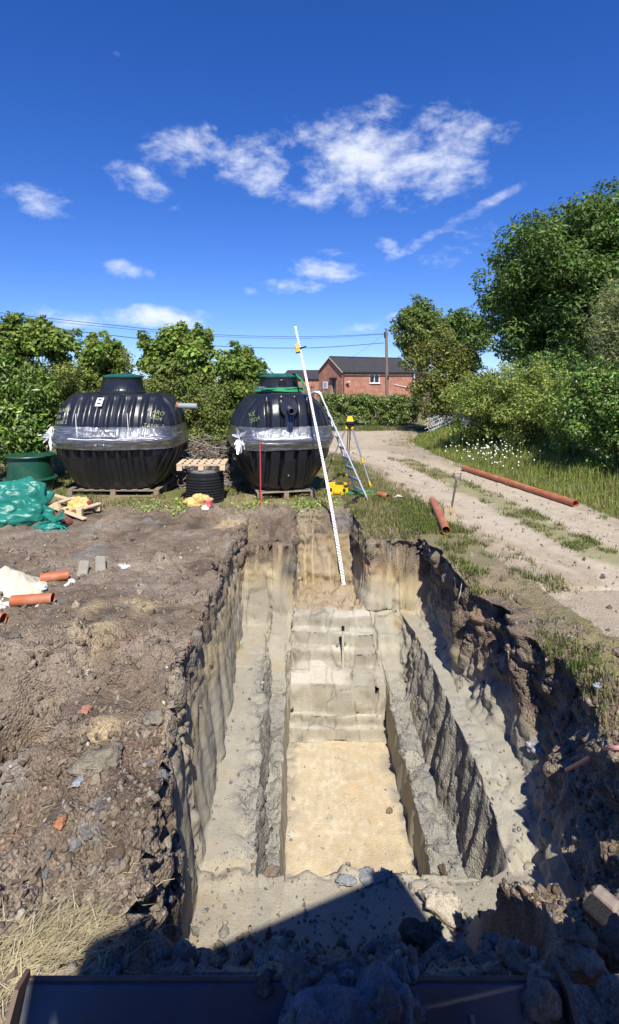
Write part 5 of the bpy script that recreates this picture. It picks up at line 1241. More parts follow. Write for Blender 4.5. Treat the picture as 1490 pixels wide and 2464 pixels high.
# crumpled sack
def blob(name, label, cat, c, size, seed, m, wr=.25, nlat=36, nlon=60, group=None, flat_to=None, fold=3.0, sm=True, rz=0):
    th = np.linspace(.02, math.pi-.02, nlat)[:, None]; ph = np.linspace(0, 2*math.pi, nlon, endpoint=False)[None]
    X = np.sin(th)*np.cos(ph); Y = np.sin(th)*np.sin(ph); Z = np.cos(th)+0*ph
    k = 1 + wr*fbm(X*1.5+seed, Y*1.5, Z*1.5, 3, seed)*1.3 - wr*.7*np.abs(fbm(X*fold, Y*fold, Z*fold+seed, 3, seed+3)) + .05*fbm(X*7, Y*7, Z*7, 2, seed+5)
    V = np.stack([X*k*size[0], Y*k*size[1], Z*k*size[2]], -1)
    ca, sa = math.cos(rz), math.sin(rz); V = V @ np.array([[ca, sa, 0], [-sa, ca, 0], [0, 0, 1]])
    V[..., 2] = np.maximum(V[..., 2], -size[2]*.55)+size[2]*.5
    o = np_mesh(name, V.reshape(-1, 3), grid_faces(nlat, nlon)[:, ::-1], m, smooth=sm); o.location = c
    if label: tag(o, label, cat, group)
    return o
def ground_pt(px, py): 
    q = gnd(px, py); return Vector((q.x, q.y, gz(q.x, q.y)))
M_SACK = mat('yellow_sack', (.62,.42,.13), rough=.55, var=.2, scale=6, dirt=(.62,.55,.45), dirt_amt=.6, dirt_scale=4)
c = ground_pt(478, 1225); s1 = thing('sack', c, 'crumpled yellow and red paper sack in front of the black riser', 'sack')
o = blob('sack_body', None, None, (0,0,0), (.24,.13,.17), 31, M_SACK, .5, fold=2.2, rz=.3); o.parent = s1; o.location = (-.02, .0, .02); o.rotation_euler = (.2, .35, 0)
o = blob('printed_side', None, None, (0,0,0), (.12,.10,.13), 37, mat('red_print', (.50,.05,.09), rough=.55, var=.2, scale=9, dirt=(.7,.6,.5), dirt_amt=.8, dirt_scale=14), .5, 20, 30, fold=2.2); o.parent = s1; o.location = (.13, -.01, .0)
o = blob('torn_mouth', None, None, (0,0,0), (.19,.09,.06), 41, mat('pale_lining', (.70,.62,.46), rough=.7, var=.15), .5, 20, 30, fold=2.5); o.parent = s1; o.location = (.02, -.08, 0.0)
# green drum
c = gnd(47, 1192); dr = thing('green_drum', (c.x, c.y+.42, gz(c.x, c.y+.42)-.01), 'dark green plastic drum with a wide rim, half under the elder', 'drum')
M_DRUM = mat('dark_green_plastic', (.010,.075,.042), rough=.38, spec=.5, var=.15, scale=3, dirt=(.12,.12,.08), dirt_amt=.3)
MB().lathe([(.42,0),(.43,.02),(.43,.26)], 48, cap=False).build('lower_tier', M_DRUM, dr, True)
MB().lathe([(.43,.255),(.49,.26),(.50,.27),(.49,.285),(.44,.30)], 48, cap=False).build('middle_rim', M_DRUM, dr, True)
MB().lathe([(.425,.29),(.41,.50),(.40,.70)], 48, cap=False).build('upper_tier', M_DRUM, dr, True)
MB().lathe([(.40,.68),(.455,.70),(.465,.72),(.455,.735),(.40,.745),(.36,.735),(.02,.74)], 48, cap=True).build('lid', M_DRUM, dr, True)
# green tarpaulin
def tarp():
    M_TARP = mat('green_tarpaulin', (.018,.185,.135), rough=.30, spec=.5, var=.18, scale=4, bump=.5, bscale=7, dist=.04)
    t = thing('tarpaulin', ground_pt(40, 1255), 'crumpled shiny green tarpaulin bundle beside the broken pallet', 'tarpaulin')
    for i, (px, py, sz_, seed, rz) in enumerate(((55,1248,(.44,.25,.27),51,.1),(-30,1252,(.5,.3,.25),53,0),(120,1256,(.24,.16,.10),55,-.2),(40,1236,(.50,.22,.38),57,.15),(-60,1230,(.5,.3,.36),59,0))):
        q = ground_pt(px, py); o = blob('fold', None, None, (0,0,0), sz_, seed, M_TARP, .36, 44, 72, fold=1.5, rz=rz); o.parent = t; o.location = q-t.location-Vector((0,0,.02))
    crumple(t, 'frayed_edge', Vector(ground_pt(135, 1257))-t.location+Vector((0,-.05,.10)), .26, 40, 5, M_TARP)
tarp()
# broken pallet
def broken_pallet():
    c = ground_pt(165, 1240); t = thing('broken_pallet', c, 'broken pale wooden pallet tipped on its side by the green tarpaulin', 'pallet')
    def W(px, py, Y, dz=0): return at(px, py, Y)-c+Vector((0, 0, dz))
    Yn, Yf = 9.1, 9.7
    def board(nm, a, b, w=.085, h=.02, up=(0, 0, 1)): MB().bar(a, b, w, h, up=up, bev=.002).build(nm, M_WOOD2, t)
    board('bottom_board', W(75,1200,9.6), W(205,1249,9.0), .09, .022); board('bottom_board', W(125,1190,9.9), W(240,1222,9.4), .09, .022)
    board('slat', W(78,1203,9.6), W(128,1191,9.9), .09, .02); board('slat', W(110,1218,9.4), W(178,1197,9.7), .09, .02); board('slat', W(140,1228,9.3), W(205,1207,9.55), .09, .02)
    board('slat', W(190,1226,9.15), W(240,1211,9.4), .09, .022)
    for a, b in ((W(140,1222,9.3), W(134,1212,9.32)), (W(192,1240,9.1), W(192,1226,9.1)), (W(236,1226,9.42), W(236,1213,9.42)), (W(180,1209,9.65), W(180,1199,9.65))):
        MB().bar(a+Vector((0,0,-.02)), b+Vector((0,0,.02)), .09, .09, up=(0,1,0), bev=.004).build('block', M_WOOD2, t)
    q = W(178, 1218, 9.35)
    s = thing('sack', ground_pt(182, 1232)+Vector((0,.06,0)), 'yellow sack tangled in the broken pallet', 'sack')
    o = blob('sack_body', None, None, (0,0,0), (.19,.13,.15), 61, M_SACK, .55, 28, 44, fold=2.4); o.parent = s; o.location = (0,0,.03)
    o = blob('printed_side', None, None, (0,0,0), (.06,.06,.08), 63, mat('dark_red_print', (.25,.03,.05), rough=.5), .5, 14, 20); o.parent = s; o.location = (.20,.03,.06)
broken_pallet()
# sand heap and plaster lumps
def heap(name, label, cat, px0, px1, py, h, m, seed, parent=None, dy=.35):
    a, b = gnd(px0, py), gnd(px1, py); c = Vector(((a.x+b.x)/2, a.y, 0)); c.z = gz(c.x, c.y)-.02; rx = (b.x-a.x)/2; n = 60
    g = np.linspace(-1.1, 1.1, n); X, Y = np.meshgrid(g, g, indexing='ij'); r = np.hypot(X, Y)
    ang = np.arctan2(Y, X); r2 = r*(1+.25*fbm(np.cos(ang)*1.5, np.sin(ang)*1.5, 0*ang, 3, seed))
    Z = h*np.clip(1-r2, -.1, 1)**.9*(1+.4*fbm(X*2, Y*2, 0*X, 3, seed+1)) if False else h*np.clip(1-r2, 0, 1)*(1+.45*fbm(X*2, Y*2, 0*X, 3, seed+1)) - .06*(r2 > 1)
    Z = Z + .02*fbm(X*9, Y*9, 0*X, 3, seed+2)*(r2 < 1)
    V = np.stack([X*rx, Y*dy, Z], -1).reshape(-1, 3); o = np_mesh(name, V, grid_faces(n, n, False), m, smooth=True); o.location = c
    return tag(o, label, cat)
heap('sand_heap', 'heap of pale builder\'s sand at the ends of the orange stubs', 'sand heap', -80, 104, 1405, .27, mat('pale_sand', (.60,.54,.40), rough=.95, var=.15, scale=6, bump=.5, bscale=50, fine=.15), 71, dy=.42)
# ------------------------------------------------------------------ single lumps one can pick out
def lump(name, label, cat, px, py, r, col, seed, group=None, flat=1.0, shape=None, sink=.4, m=None, rz=None):
    q, n_ = onray(px, py)
    v, f = SH3[seed % len(SH3)] if shape is None else shape
    rg = random.Random(seed); a = rg.uniform(0, 6.28) if rz is None else rz; R_ = np.array(Matrix.Rotation(a, 3, 'Z')); w = (v*r) @ R_.T; w[:, 2] *= flat
    zmin = w[:, 2].min(); w[:, 2] -= zmin
    C = np.broadcast_to(np.array(col, np.float32), w.shape)
    o = np_mesh(name, w, f, m or M_CLOD, col=C, smooth=False)
    o.location = Vector((q.x, q.y, q.z - 2*r*flat*.5*sink)); return tag(o, label, cat, group)
SO, GY, PA = (.135,.10,.072), (.235,.23,.20), (.48,.43,.35)
lump('clay_clod', 'big greenish-grey lump of clay on the soil left of the trench', 'clod', 245, 1835, .17, (.25,.215,.155), 1, flat=.7, sink=.5)
lump('clay_clod', 'smaller grey-green clay lump just uphill of the biggest one', 'clod', 370, 1730, .08, (.235,.21,.16), 2, flat=.7, sink=.5)
lump('stone', 'flat blue-grey stone on the soil below the big clay lump', 'stone', 192, 1878, .055, (.33,.36,.38), 3, flat=.4)
lump('brick_piece', 'broken reddish brick end half buried in the left bank', 'brick', 205, 1712, .055, (.40,.20,.14), 4)
lump('stone', 'white stone chip on the left bank below the yellow clay smear', 'stone', 212, 1620, .035, (.62,.58,.50), 5)
lump('soil_clod', 'dark cracked clod standing on the near-left soil', 'clod', 275, 2060, .10, SO, 6, flat=.7)
lump('soil_clod', 'round grey-brown clod beside the cracked dark one', 'clod', 215, 2010, .07, (.20,.19,.17), 7)
lump('brick_piece', 'orange tile fragment in the near-left soil', 'tile', 140, 1985, .05, (.45,.20,.10), 8, flat=.4)
lump('stone', 'white flint chip above the straw tuft', 'stone', 205, 2215, .03, (.60,.56,.48), 9)
lump('clay_clod', 'brown clod sitting on the trench apron at the foot of the left step', 'clod', 655, 2108, .085, (.23,.185,.14), 10)
lump('boulder', 'pale mottled lump of concrete on the trench apron', 'rubble', 1055, 2200, .17, (.50,.44,.34), 11, flat=1.05, sink=.15)
lump('soil_clod', 'smooth dark brown clod in the shadow before the pale concrete lump', 'clod', 1015, 2262, .10, (.10,.073,.055), 12, flat=.9)
lump('soil_clod', 'dark red-brown clod at the end of the low clay berm', 'clod', 1068, 2098, .065, (.14,.10,.075), 13)
lump('clay_clod', 'brown clod by the wall on the sandy trench floor', 'clod', 938, 1955, .055, (.20,.155,.11), 14)
lump('clay_clod', 'pale crust of clay lying across the seam of the sandy floor', 'clod', 792, 1970, .06, (.45,.42,.35), 15, flat=.35)
lump('clay_clod', 'blue-grey clod stuck on the left edge of the sandy floor', 'clod', 706, 1925, .03, (.22,.235,.25), 16)
for i, (px, py) in enumerate(((832,2112),(880,2110),(920,2112))):
    lump('clay_slab', 'thin flaky blue-grey clay slab at the near edge of the sandy floor', 'clay slab', px, py, .085, (.27,.28,.28), 17+i, 'flaky slabs at the edge of the floor', flat=.3)
lump('clay_slab', 'white torn flake against the left step of the floor', 'clay slab', 700, 2006, .05, (.55,.53,.47), 21, flat=.7)
lump('stone', 'round grey stone on the soil right of the trench', 'stone', 1440, 1655, .05, (.36,.38,.40), 22)
lump('stone', 'flat white stone on the right bank by the scooped hollow', 'stone', 1368, 1530, .045, (.55,.53,.50), 23, flat=.5)
lump('soil_clod', 'dark clod on the worn end of the track', 'clod', 1405, 1353, .06, SO, 24)
lump('flint', 'black and white broken flint in the lower right bank', 'stone', 1290, 1808, .09, (.42,.41,.40), 25, sink=.1)
lump('clay_clod', 'tan clod on the lip of the right wall', 'clod', 1079, 1358, .045, (.42,.32,.19), 26)
lump('soil_clod', 'upright dark clod at the left end of the third orange stub', 'clod', 32, 1535, .06, (.17,.15,.12), 27)
for i, (px, py, r) in enumerate(((70,1390,.10),(95,1398,.06),(88,1412,.11),(102,1385,.05),(60,1420,.07),(20,1445,.10),(172,1388,.06),(160,1398,.05),(48,1372,.05),(8,1452,.06))):
    lump('plaster_lump', 'broken white plaster lump among the orange stubs', 'rubble', px, py+12, r*1.0, (.70,.68,.62), 30+i, 'white plaster lumps by the sand heap', flat=.75)
for i, (px, py) in enumerate(((200,1380),(242,1368))):
    q, _ = onray(px, py); o = MB().box((0,0,0), (.12,.30,.035), None, .012).build('clay_slab', mat('smeared_clay_%d' % i, (.30,.27,.21), rough=.6, var=.15, bump=.3)); o.location = q+Vector((0,0,.05)); o.rotation_euler = (R(22), R(8), R(18+6*i)); tag(o, 'smooth tooth-smeared slab of clay between the sand heap and the bank', 'clay slab', 'smeared clay slabs')
q, _ = onray(300, 1360); lump('plaster_lump', 'bone-white plaster streak on the bank above the smeared slabs', 'rubble', 300, 1362, .12, (.62,.60,.56), 44, flat=.3)
# near right masonry block: red brick face, its shaded side painted black
q, _ = onray(1450, 2235); t = thing('masonry_block', q+Vector((0,0,.02)), 'black tarred masonry block with a pale broken brick face in the lower right soil', 'masonry', rz=R(28)); t.rotation_euler.y = R(-22); t.scale = (.75, .75, .75)
MB().box((0,0,.07), (.10,.14,.10), None, .012).build('tarred_core', mat('tar', (.018,.016,.015), rough=.75, bump=.9, bscale=60, dist=.02), t)
MB().box((.078,0,.07), (.08,.145,.105), None, .016).build('brick_face', mat('old_brick', (.30,.24,.19), rough=.9, var=.3, scale=12, bump=.7, bscale=40, dirt=(.34,.12,.06), dirt_amt=.8, dirt_scale=14), t)
# pin pipe in the far steps
q = at(826, 1578, 7.45); z0 = gz(q.x, 7.50); t = thing('marker_pipe', (q.x, 7.50, z0-.02), 'pale plastic tube with a black cap standing in the clay steps', 'tube')
MB().tube([(0,0,-.05),(0,.0,.50)], .016, 10).build('tube', mat('pale_tube', (.52,.47,.37), rough=.6, var=.2), t, True); MB().tube([(0,0,.48),(0,0,.53)], .022, 10).build('cap', M_BLACK, t, True)
for k in range(5): lump('clay_clod', 'grey clod packed round the foot of the capped tube', 'clod', 826+rnd.uniform(-16,16), 1552+rnd.uniform(-6,12), .035, (.24,.22,.17), 50+k, 'clods round the capped tube')
# pink hose, cable, root, wire
def cable(name, label, cat, pts, r, m, off=.02):
    P_ = []
    for p in pts: P_.append(p if isinstance(p, Vector) else onray(*p)[0]+Vector((-.0, -off, off)))
    S_ = spline(np.linspace(0, 1, 12*len(P_)), P_); o = MB().tube(S_, r, 8).build(name, m, None, True, origin=P_[0]); return tag(o, label, cat)
e0, e1 = onray(1372, 1858)[0]+Vector((-.05,-.05,.05)), onray(1488, 1812)[0]+Vector((0,0,.03))
cable('pink_hose', 'length of faded pink hose sticking out of the right bank', 'hose', [e0, e0.lerp(e1,.35)+Vector((0,0,.01)), e0.lerp(e1,.7)+Vector((0,0,.03)), e1, e1+Vector((.3,.03,-.03))], .014, mat('pink_rubber', (.55,.27,.22), rough=.6, var=.15))
cable('wire', 'thin pale wire looping out of the upper right wall', 'wire', [(1110,1400),(1100,1450),(1080,1480),(1055,1470),(1048,1440),(1050,1420)], .004, mat('pale_wire', (.45,.40,.33), rough=.6), .06)
cable('wire', 'thin pale wire hanging lower on the right wall', 'wire', [(1120,1480),(1110,1510),(1085,1515),(1060,1505),(1045,1500)], .004, bpy.data.materials['pale_wire'], .06)
cable('root', 'bent brown root lying on the near-left soil', 'root', [(30,2125),(60,2118),(85,2105),(97,2088)], .008, mat('root', (.20,.145,.10), rough=.9))
cable('root', 'pale stripped root hanging down the right trench wall', 'root', [(1222,1570),(1224,1600),(1228,1640),(1232,1668)], .007, mat('pale_root', (.42,.34,.22), rough=.8), .015)
# ------------------------------------------------------------------ buildings, pole, wires, wire bundle
def brick_mat(name, c1, c2, mortar, scale):
    m = bpy.data.materials.new(name); m.use_nodes = True; nt = m.node_tree; N = nt.nodes.new; L = nt.links.new; bs = nt.nodes['Principled BSDF']; bs.inputs['Roughness'].default_value = .9
    tc = N('ShaderNodeTexCoord'); ge = N('ShaderNodeNewGeometry'); sp = N('ShaderNodeSeparateXYZ'); L(tc.outputs['Object'], sp.inputs[0])
    ad = N('ShaderNodeMath'); ad.operation = 'ADD'; L(sp.outputs[0], ad.inputs[0]); L(sp.outputs[1], ad.inputs[1]); cb = N('ShaderNodeCombineXYZ'); L(ad.outputs[0], cb.inputs[0]); L(sp.outputs[2], cb.inputs[1])
    br = N('ShaderNodeTexBrick'); br.inputs['Scale'].default_value = scale; br.inputs['Color1'].default_value = (*c1, 1); br.inputs['Color2'].default_value = (*c2, 1); br.inputs['Mortar'].default_value = (*mortar, 1)
    br.inputs['Mortar Size'].default_value = .025; br.inputs['Brick Width'].default_value = .9; br.inputs['Row Height'].default_value = .3; br.inputs['Bias'].default_value = .1; L(cb.outputs[0], br.inputs['Vector'])
    n = N('ShaderNodeTexNoise'); n.inputs['Scale'].default_value = 1.6; n.inputs['Detail'].default_value = 8; n.inputs['Roughness'].default_value = .75; L(tc.outputs['Object'], n.inputs['Vector'])
    mr = N('ShaderNodeMapRange'); mr.inputs['From Min'].default_value = .3; mr.inputs['From Max'].default_value = .7; mr.inputs['To Min'].default_value = .65; mr.inputs['To Max'].default_value = 1.35; L(n.outputs['Fac'], mr.inputs['Value'])
    v = N('ShaderNodeVectorMath'); v.operation = 'SCALE'; L(br.outputs['Color'], v.inputs[0]); L(mr.outputs[0], v.inputs['Scale'])
    n2 = N('ShaderNodeTexNoise'); n2.inputs['Scale'].default_value = 4.5; n2.inputs['Detail'].default_value = 5; L(tc.outputs['Object'], n2.inputs['Vector'])
    m2 = N('ShaderNodeMapRange'); m2.inputs['From Min'].default_value = .56; m2.inputs['From Max'].default_value = .68; m2.inputs['To Max'].default_value = .55; L(n2.outputs['Fac'], m2.inputs['Value'])
    mx = N('ShaderNodeMix'); mx.data_type = 'RGBA'; L(m2.outputs[0], mx.inputs['Factor']); L(v.outputs[0], mx.inputs['A']); mx.inputs['B'].default_value = (.46,.36,.29,1); L(mx.outputs['Result'], bs.inputs['Base Color']); return m
M_BRICK = brick_mat('red_brick', (.47,.165,.085), (.35,.115,.07), (.45,.37,.30), 3.2)
M_SLATE = mat('dark_slate', (.045,.043,.044), rough=.7, var=.2, scale=2.5, bump=.3, bscale=12)
M_GLASS = mat('window_glass', (.02,.025,.03), rough=.08, spec=.8, var=0)
M_FRAME = mat('white_frame', (.80,.80,.78), rough=.5, var=.03)
K = Vector((2.85, 48, 0)); U_ = Vector((.857, .515, 0)).normalized(); V_ = Vector((-U_.y, U_.x, 0)); ANG = math.atan2(U_.y, U_.x)
Lg, Wd, EA, RI = 8.0, 3.85, 2.80, 4.02
b = thing('brick_barn', K, 'red brick barn with dark slate roof behind the clipped hedge', 'building', rz=ANG)
th = .25
def wall_panel(nm, x0, x1, z0, z1, y0=0, holes=()):
    """front wall with real openings, split into piers and bands"""
    mb = MB(); xs = sorted({x0, x1, *[h[0] for h in holes], *[h[1] for h in holes]}); zs = sorted({z0, z1, *[h[2] for h in holes], *[h[3] for h in holes]})
    for i in range(len(xs)-1):
        for j in range(len(zs)-1):
            cx, cz = (xs[i]+xs[i+1])/2, (zs[j]+zs[j+1])/2
            if any(h[0] < cx < h[1] and h[2] < cz < h[3] for h in holes): continue
            mb.box((cx, y0+th/2, cz), (xs[i+1]-xs[i], th, zs[j+1]-zs[j]))
    return mb
wx, wz = 3.44, 1.80
wall_panel('w', 0, Lg, -.1, EA, 0, [(wx-.56, wx+.56, wz, wz+.78)]).build('long_wall', M_BRICK, b)
gw = MB(); d0, d1 = 1.02, 1.75
def gable(x, mb, door=None):
    pr_ = [(0, -.1), (Wd, -.1), (Wd, EA), (Wd/2, RI), (0, EA)]
    if door is None:
        mb.add([(x, y, z) for y, z in pr_]+[(x+th, y, z) for y, z in pr_], [tuple(range(5)), tuple(range(9, 4, -1))]+[(i, 5+i, 5+(i+1) % 5, (i+1) % 5) for i in range(5)])
    else:
        a, c, h = door
        for (y0, y1, z0, z1) in ((th, a, -.1, EA), (c, Wd, -.1, EA), (a, c, h, EA)): mb.box((x+th/2, (y0+y1)/2, (z0+z1)/2), (th, y1-y0, z1-z0))
        mb.add([(x, 0, EA), (x, Wd, EA), (x, Wd/2, RI), (x+th, 0, EA), (x+th, Wd, EA), (x+th, Wd/2, RI)], [(0, 1, 2), (5, 4, 3), (0, 3, 4, 1), (1, 4, 5, 2), (2, 5, 3, 0)])
gable(0.001, gw, (d0, d1, 2.12)); gw.build('gable_wall', M_BRICK, b)
g2 = MB(); gable(Lg-th, g2); g2.build('far_gable', M_BRICK, b); MB().box((Lg/2, Wd-th/2, EA/2), (Lg-2*th-.01, th, EA)).build('rear_wall', M_BRICK, b)
ov = .16; rf = None
for s in (0, 1):
    y0, y1 = (-ov, Wd/2) if s == 0 else (Wd+ov, Wd/2); z0 = EA-ov*(RI-EA)/(Wd/2)+.05; z1 = RI+.06
    MB().add([(-.10, y0, z0), (Lg+.1, y0, z0), (Lg+.1, y1, z1), (-.10, y1, z1), (-.10, y0, z0+.06), (Lg+.1, y0, z0+.06), (Lg+.1, y1, z1+.06), (-.10, y1, z1+.06)], [(3,2,1,0),(4,5,6,7),(0,1,5,4),(1,2,6,5),(2,3,7,6),(3,0,4,7)]).build('roof_slope', M_SLATE, b)
    MB().bar((-.12, y0, z0-.03), (-.12, y1, z1-.03), .03, .12, up=(1,0,0)).build('verge_board', mat('pale_verge_%d' % s, (.40,.33,.27), rough=.8), b)
MB().tube([(-.1, Wd/2, RI+.12), (Lg+.1, Wd/2, RI+.12)], .07, 8).build('ridge', M_SLATE, b)
MB().tube([(0, -ov-.05, EA-.10), (Lg+.1, -ov-.05, EA-.10)], .05, 8).build('gutter', M_BLACK, b)
MB().tube([(Lg-.05, -.08, EA-.1), (Lg-.05, -.08, 0)], .04, 8).build('downpipe', M_WHITE, b); MB().tube([(Lg-2.3, -.05, 1.65), (Lg-.1, -.06, 1.25)], .035, 8).build('waste_pipe', M_WHITE, b)
w = MB().box((wx, .10, wz+.39), (1.06, .015, .74)).build('window', M_GLASS, b)
for (c, s_) in (((wx-.53, .06, wz+.39), (.06,.08,.78)), ((wx+.53, .06, wz+.39), (.06,.08,.78)), ((wx, .06, wz+.39), (.06,.08,.66)), ((wx, .06, wz+.75), (1.0,.08,.06)), ((wx, .06, wz+.03), (1.0,.08,.06)), ((wx, -.03, wz-.03), (1.22,.16,.05))):
    MB().box(c, s_).build('frame_bar', M_FRAME, w)
dd = MB().box((.16, (d0+d1)/2, 1.05), (.05, d1-d0-.02, 2.1)).build('door', mat('grey_door', (.10,.11,.125), rough=.5), b)
for y in (d0, d1): MB().box((.05, y, 1.05), (.10, .07, 2.1)).build('door_post', mat('tan_post', (.42,.28,.15), rough=.7) if y == d0 else bpy.data.materials['tan_post'], dd)
MB().box((-.06, (d0+d1)/2, 2.20), (.22, 1.0, .16)).build('lintel', M_BLACK, b)
sb_ = MB().box((-.02, 2.75, 1.62), (.03, .78, .62)).build('sign_board', M_WHITE, b)
MB().add([(-.040, 2.75+math.cos(a)*.22*(1 if k % 2 else .78), 1.62+math.sin(a)*.22*(1 if k % 2 else .78)) for k, a in enumerate([i*math.pi/12 for i in range(24)])]+[(-.040, 2.75+math.cos(a)*.10, 1.62+math.sin(a)*.10) for a in [i*math.pi/12 for i in range(24)]], [(i, (i+1) % 24, 24+(i+1) % 24, 24+i) for i in range(24)]).build('round_emblem', mat('blue_emblem', (.10,.19,.30), rough=.6), sb_)
fl = MB().box((.42, -.20, 1.86), (.30, .30, .05), (R(-25), 0, 0)).build('floodlight', M_WHITE, b); MB().box((.42, -.03, 1.72), (.05, .16, .14)).build('bracket', M_BLACK, fl)
MB().tube([(.06, -.06, EA-.15), (.06, -.06, .3)], .035, 6).build('corner_pipe', M_BLACK, b)
# low wings beyond
def wing(loc, rz, L_, W_, ea, ri, label):
    t = thing('brick_outbuilding', loc, label, 'building', 'low brick outbuildings', rz)
    for y in (0.125, W_-.125): MB().box((L_/2, y, ea/2), (L_, .25, ea)).build('wall', M_BRICK, t)
    for x in (.125, L_-.125): MB().add([(x-.12, .26, 0), (x-.12, W_-.26, 0), (x-.12, W_-.26, ea), (x-.12, W_/2, ri-.08), (x-.12, .26, ea), (x+.12, .26, 0), (x+.12, W_-.26, 0), (x+.12, W_-.26, ea), (x+.12, W_/2, ri-.08), (x+.12, .26, ea)], [tuple(range(5)), tuple(range(9, 4, -1))]+[(i, 5+i, 5+(i+1) % 5, (i+1) % 5) for i in range(5)]).build('end_wall', M_BRICK, t)
    for y0 in (-.2, W_+.2):
        z0 = ea-.06; MB().add([(-.1, y0, z0), (L_+.1, y0, z0), (L_+.1, W_/2, ri), (-.1, W_/2, ri), (-.1, y0, z0+.07), (L_+.1, y0, z0+.07), (L_+.1, W_/2, ri+.07), (-.1, W_/2, ri+.07)], [(3,2,1,0),(4,5,6,7),(0,1,5,4),(1,2,6,5),(2,3,7,6),(3,0,4,7)]).build('roof_slope', M_SLATE, t)
wing((-2.9, 58.5, 0), R(-16), 6.0, 4.5, 2.2, 3.05, 'low brick outbuilding with dark roof joining the barn gable')
wing((-9.5, 66, 0), R(-6), 7, 5, 1.9, 2.75, 'lowest brick outbuilding, half hidden behind the narrow sapling')
# timber landing by the gable
t = thing('timber_landing', K+V_*1.2-U_*1.3, 'grey timber handrail outside the barn gable door', 'railing', rz=ANG+R(90))
for x in (-1.2, -.2, .8): MB().box((x, 0, .65), (.10,.10,1.3)).build('post', M_OLDWOOD, t)
for z in (1.22, .9, .6): MB().box((-.2, -.06, z), (2.3,.03,.10)).build('rail', M_OLDWOOD, t)
# pole and wires
pb = at(931, 909, 45); po = thing('utility_pole', (pb.x, 45, 0), 'weathered wooden utility pole in front of the barn', 'pole'); zt = EYE+(HY-797)/F*45
MB().tube([(0,0,-.2),(0,0,3),(-.04,0,zt)], [.13,.12,.10], 12).build('shaft', mat('pole_wood', (.20,.15,.115), rough=.9, var=.25, bump=.4, bscale=10, stretch=(1,1,.2)), po, True)
MB().tube([(-.12,0,zt-.25),(-.04,0,zt-.25),(.1,0,zt-.25)], .05, 8).build('insulator', M_BLACK, po); MB().box((-.14,0,zt-.3), (.14,.16,.5), None, .02).build('transformer_box', M_BLACK, po); MB().box((.10,-.1,2.3), (.12,.12,.35), None, .02).build('cable_box', M_BLACK, po)
mw = mat('wire_black', (.02,.02,.02), rough=.6)
def ovh(label, pts, r):
    P_ = [at(*p) for p in pts]; S_ = spline(np.linspace(0, 1, 60), P_); o = MB().tube(S_, r, 5).build('overhead_wire', mw, None, origin=P_[0]); tag(o, label, 'wire', 'overhead wires')
ovh('topmost overhead wire running from the pole head to the hazel', [(925,803,45),(740,810,42),(500,804,38.5),(250,780,35),(40,757,32),(-150,735,29)], .016)
ovh('second overhead wire just below the topmost one', [(925,804,45),(740,814,42),(500,808,38.5),(250,786,35),(40,764,32),(-150,742,29)], .012)
ovh('lowest thick overhead wire crossing behind the staff', [(925,825,45),(740,837,42),(500,831,38.5),(170,795,34),(-60,765,31)], .022)
ovh('thin stay wire sloping down from the pole to the barn roof', [(926,803,45),(880,838,46.5),(836,867,48)], .008)
# fourth faint wire
# rusted wire mesh bundle and leaning board
q = gnd(1062, 1042, .1); t = thing('wire_mesh_bundle', (q.x, q.y, gz(q.x, q.y)), 'bundle of bent white wire mesh hoops dumped by the verge', 'wire mesh', rz=.5); mz = mat('white_wire', (.66,.68,.68), rough=.45, var=.1)
rg = random.Random(4)
for k in range(9):
    r = .26+.03*rg.random(); x = -.45+k*.11; MB().tube([(x+.03*math.sin(3*a)+.25*max(0,math.sin(a)), math.cos(a)*r, .30+k*.035+math.sin(a)*r*.95) for a in [i*2*math.pi/24 for i in range(25)]], .008, 5).build('hoop', mz, t)
for k in range(10):
    a = 2*math.pi*k/10; MB().tube([(-.65, math.cos(a)*.27, .26+math.sin(a)*.25), (0, math.cos(a)*.27, .45+math.sin(a)*.26), (.55, math.cos(a)*.27, .66+math.sin(a)*.26)], .007, 5).build('long_wire', mz, t)
q = gnd(1122, 1045, .2); t = thing('leaning_board', (q.x, q.y-.1, gz(q.x, q.y-.1)), 'dark weathered board with a blue strap leaning in the brambles', 'board', rz=.25); t.rotation_euler.x = R(-14)
MB().box((0.12, 0, .42), (.42, .05, .92), None, .01).build('panel', mat('dark_board', (.05,.052,.06), rough=.75, var=.3, bump=.5, bscale=14), t); MB().box((-.12, -.035, .42), (.035, .012, .92)).build('strap', mat('blue_strap', (.05,.22,.60), rough=.6), t)
# ------------------------------------------------------------------ excavator the view is taken from
M_PAINT = mat('blue_black_paint', (.040,.056,.085), rough=.33, spec=.5, var=.3, scale=4, dirt=(.06,.05,.042), dirt_amt=.6, dirt_scale=5, coat=.1)
M_YP = mat('machine_paint', (.55,.30,.02), rough=.4, var=.1)
M_RUB = mat('track_rubber', (.03,.03,.03), rough=.85, var=.2)
M_RUST = mat('worn_steel', (.13,.085,.06), rough=.55, metal=.35, var=.3, scale=12)
ex = thing('excavator', (-.05, .0, 0), 'small excavator whose blue-black dozer blade rests at the near lip of the trench', 'excavator')
E0 = Vector((-.05, 0, 0))
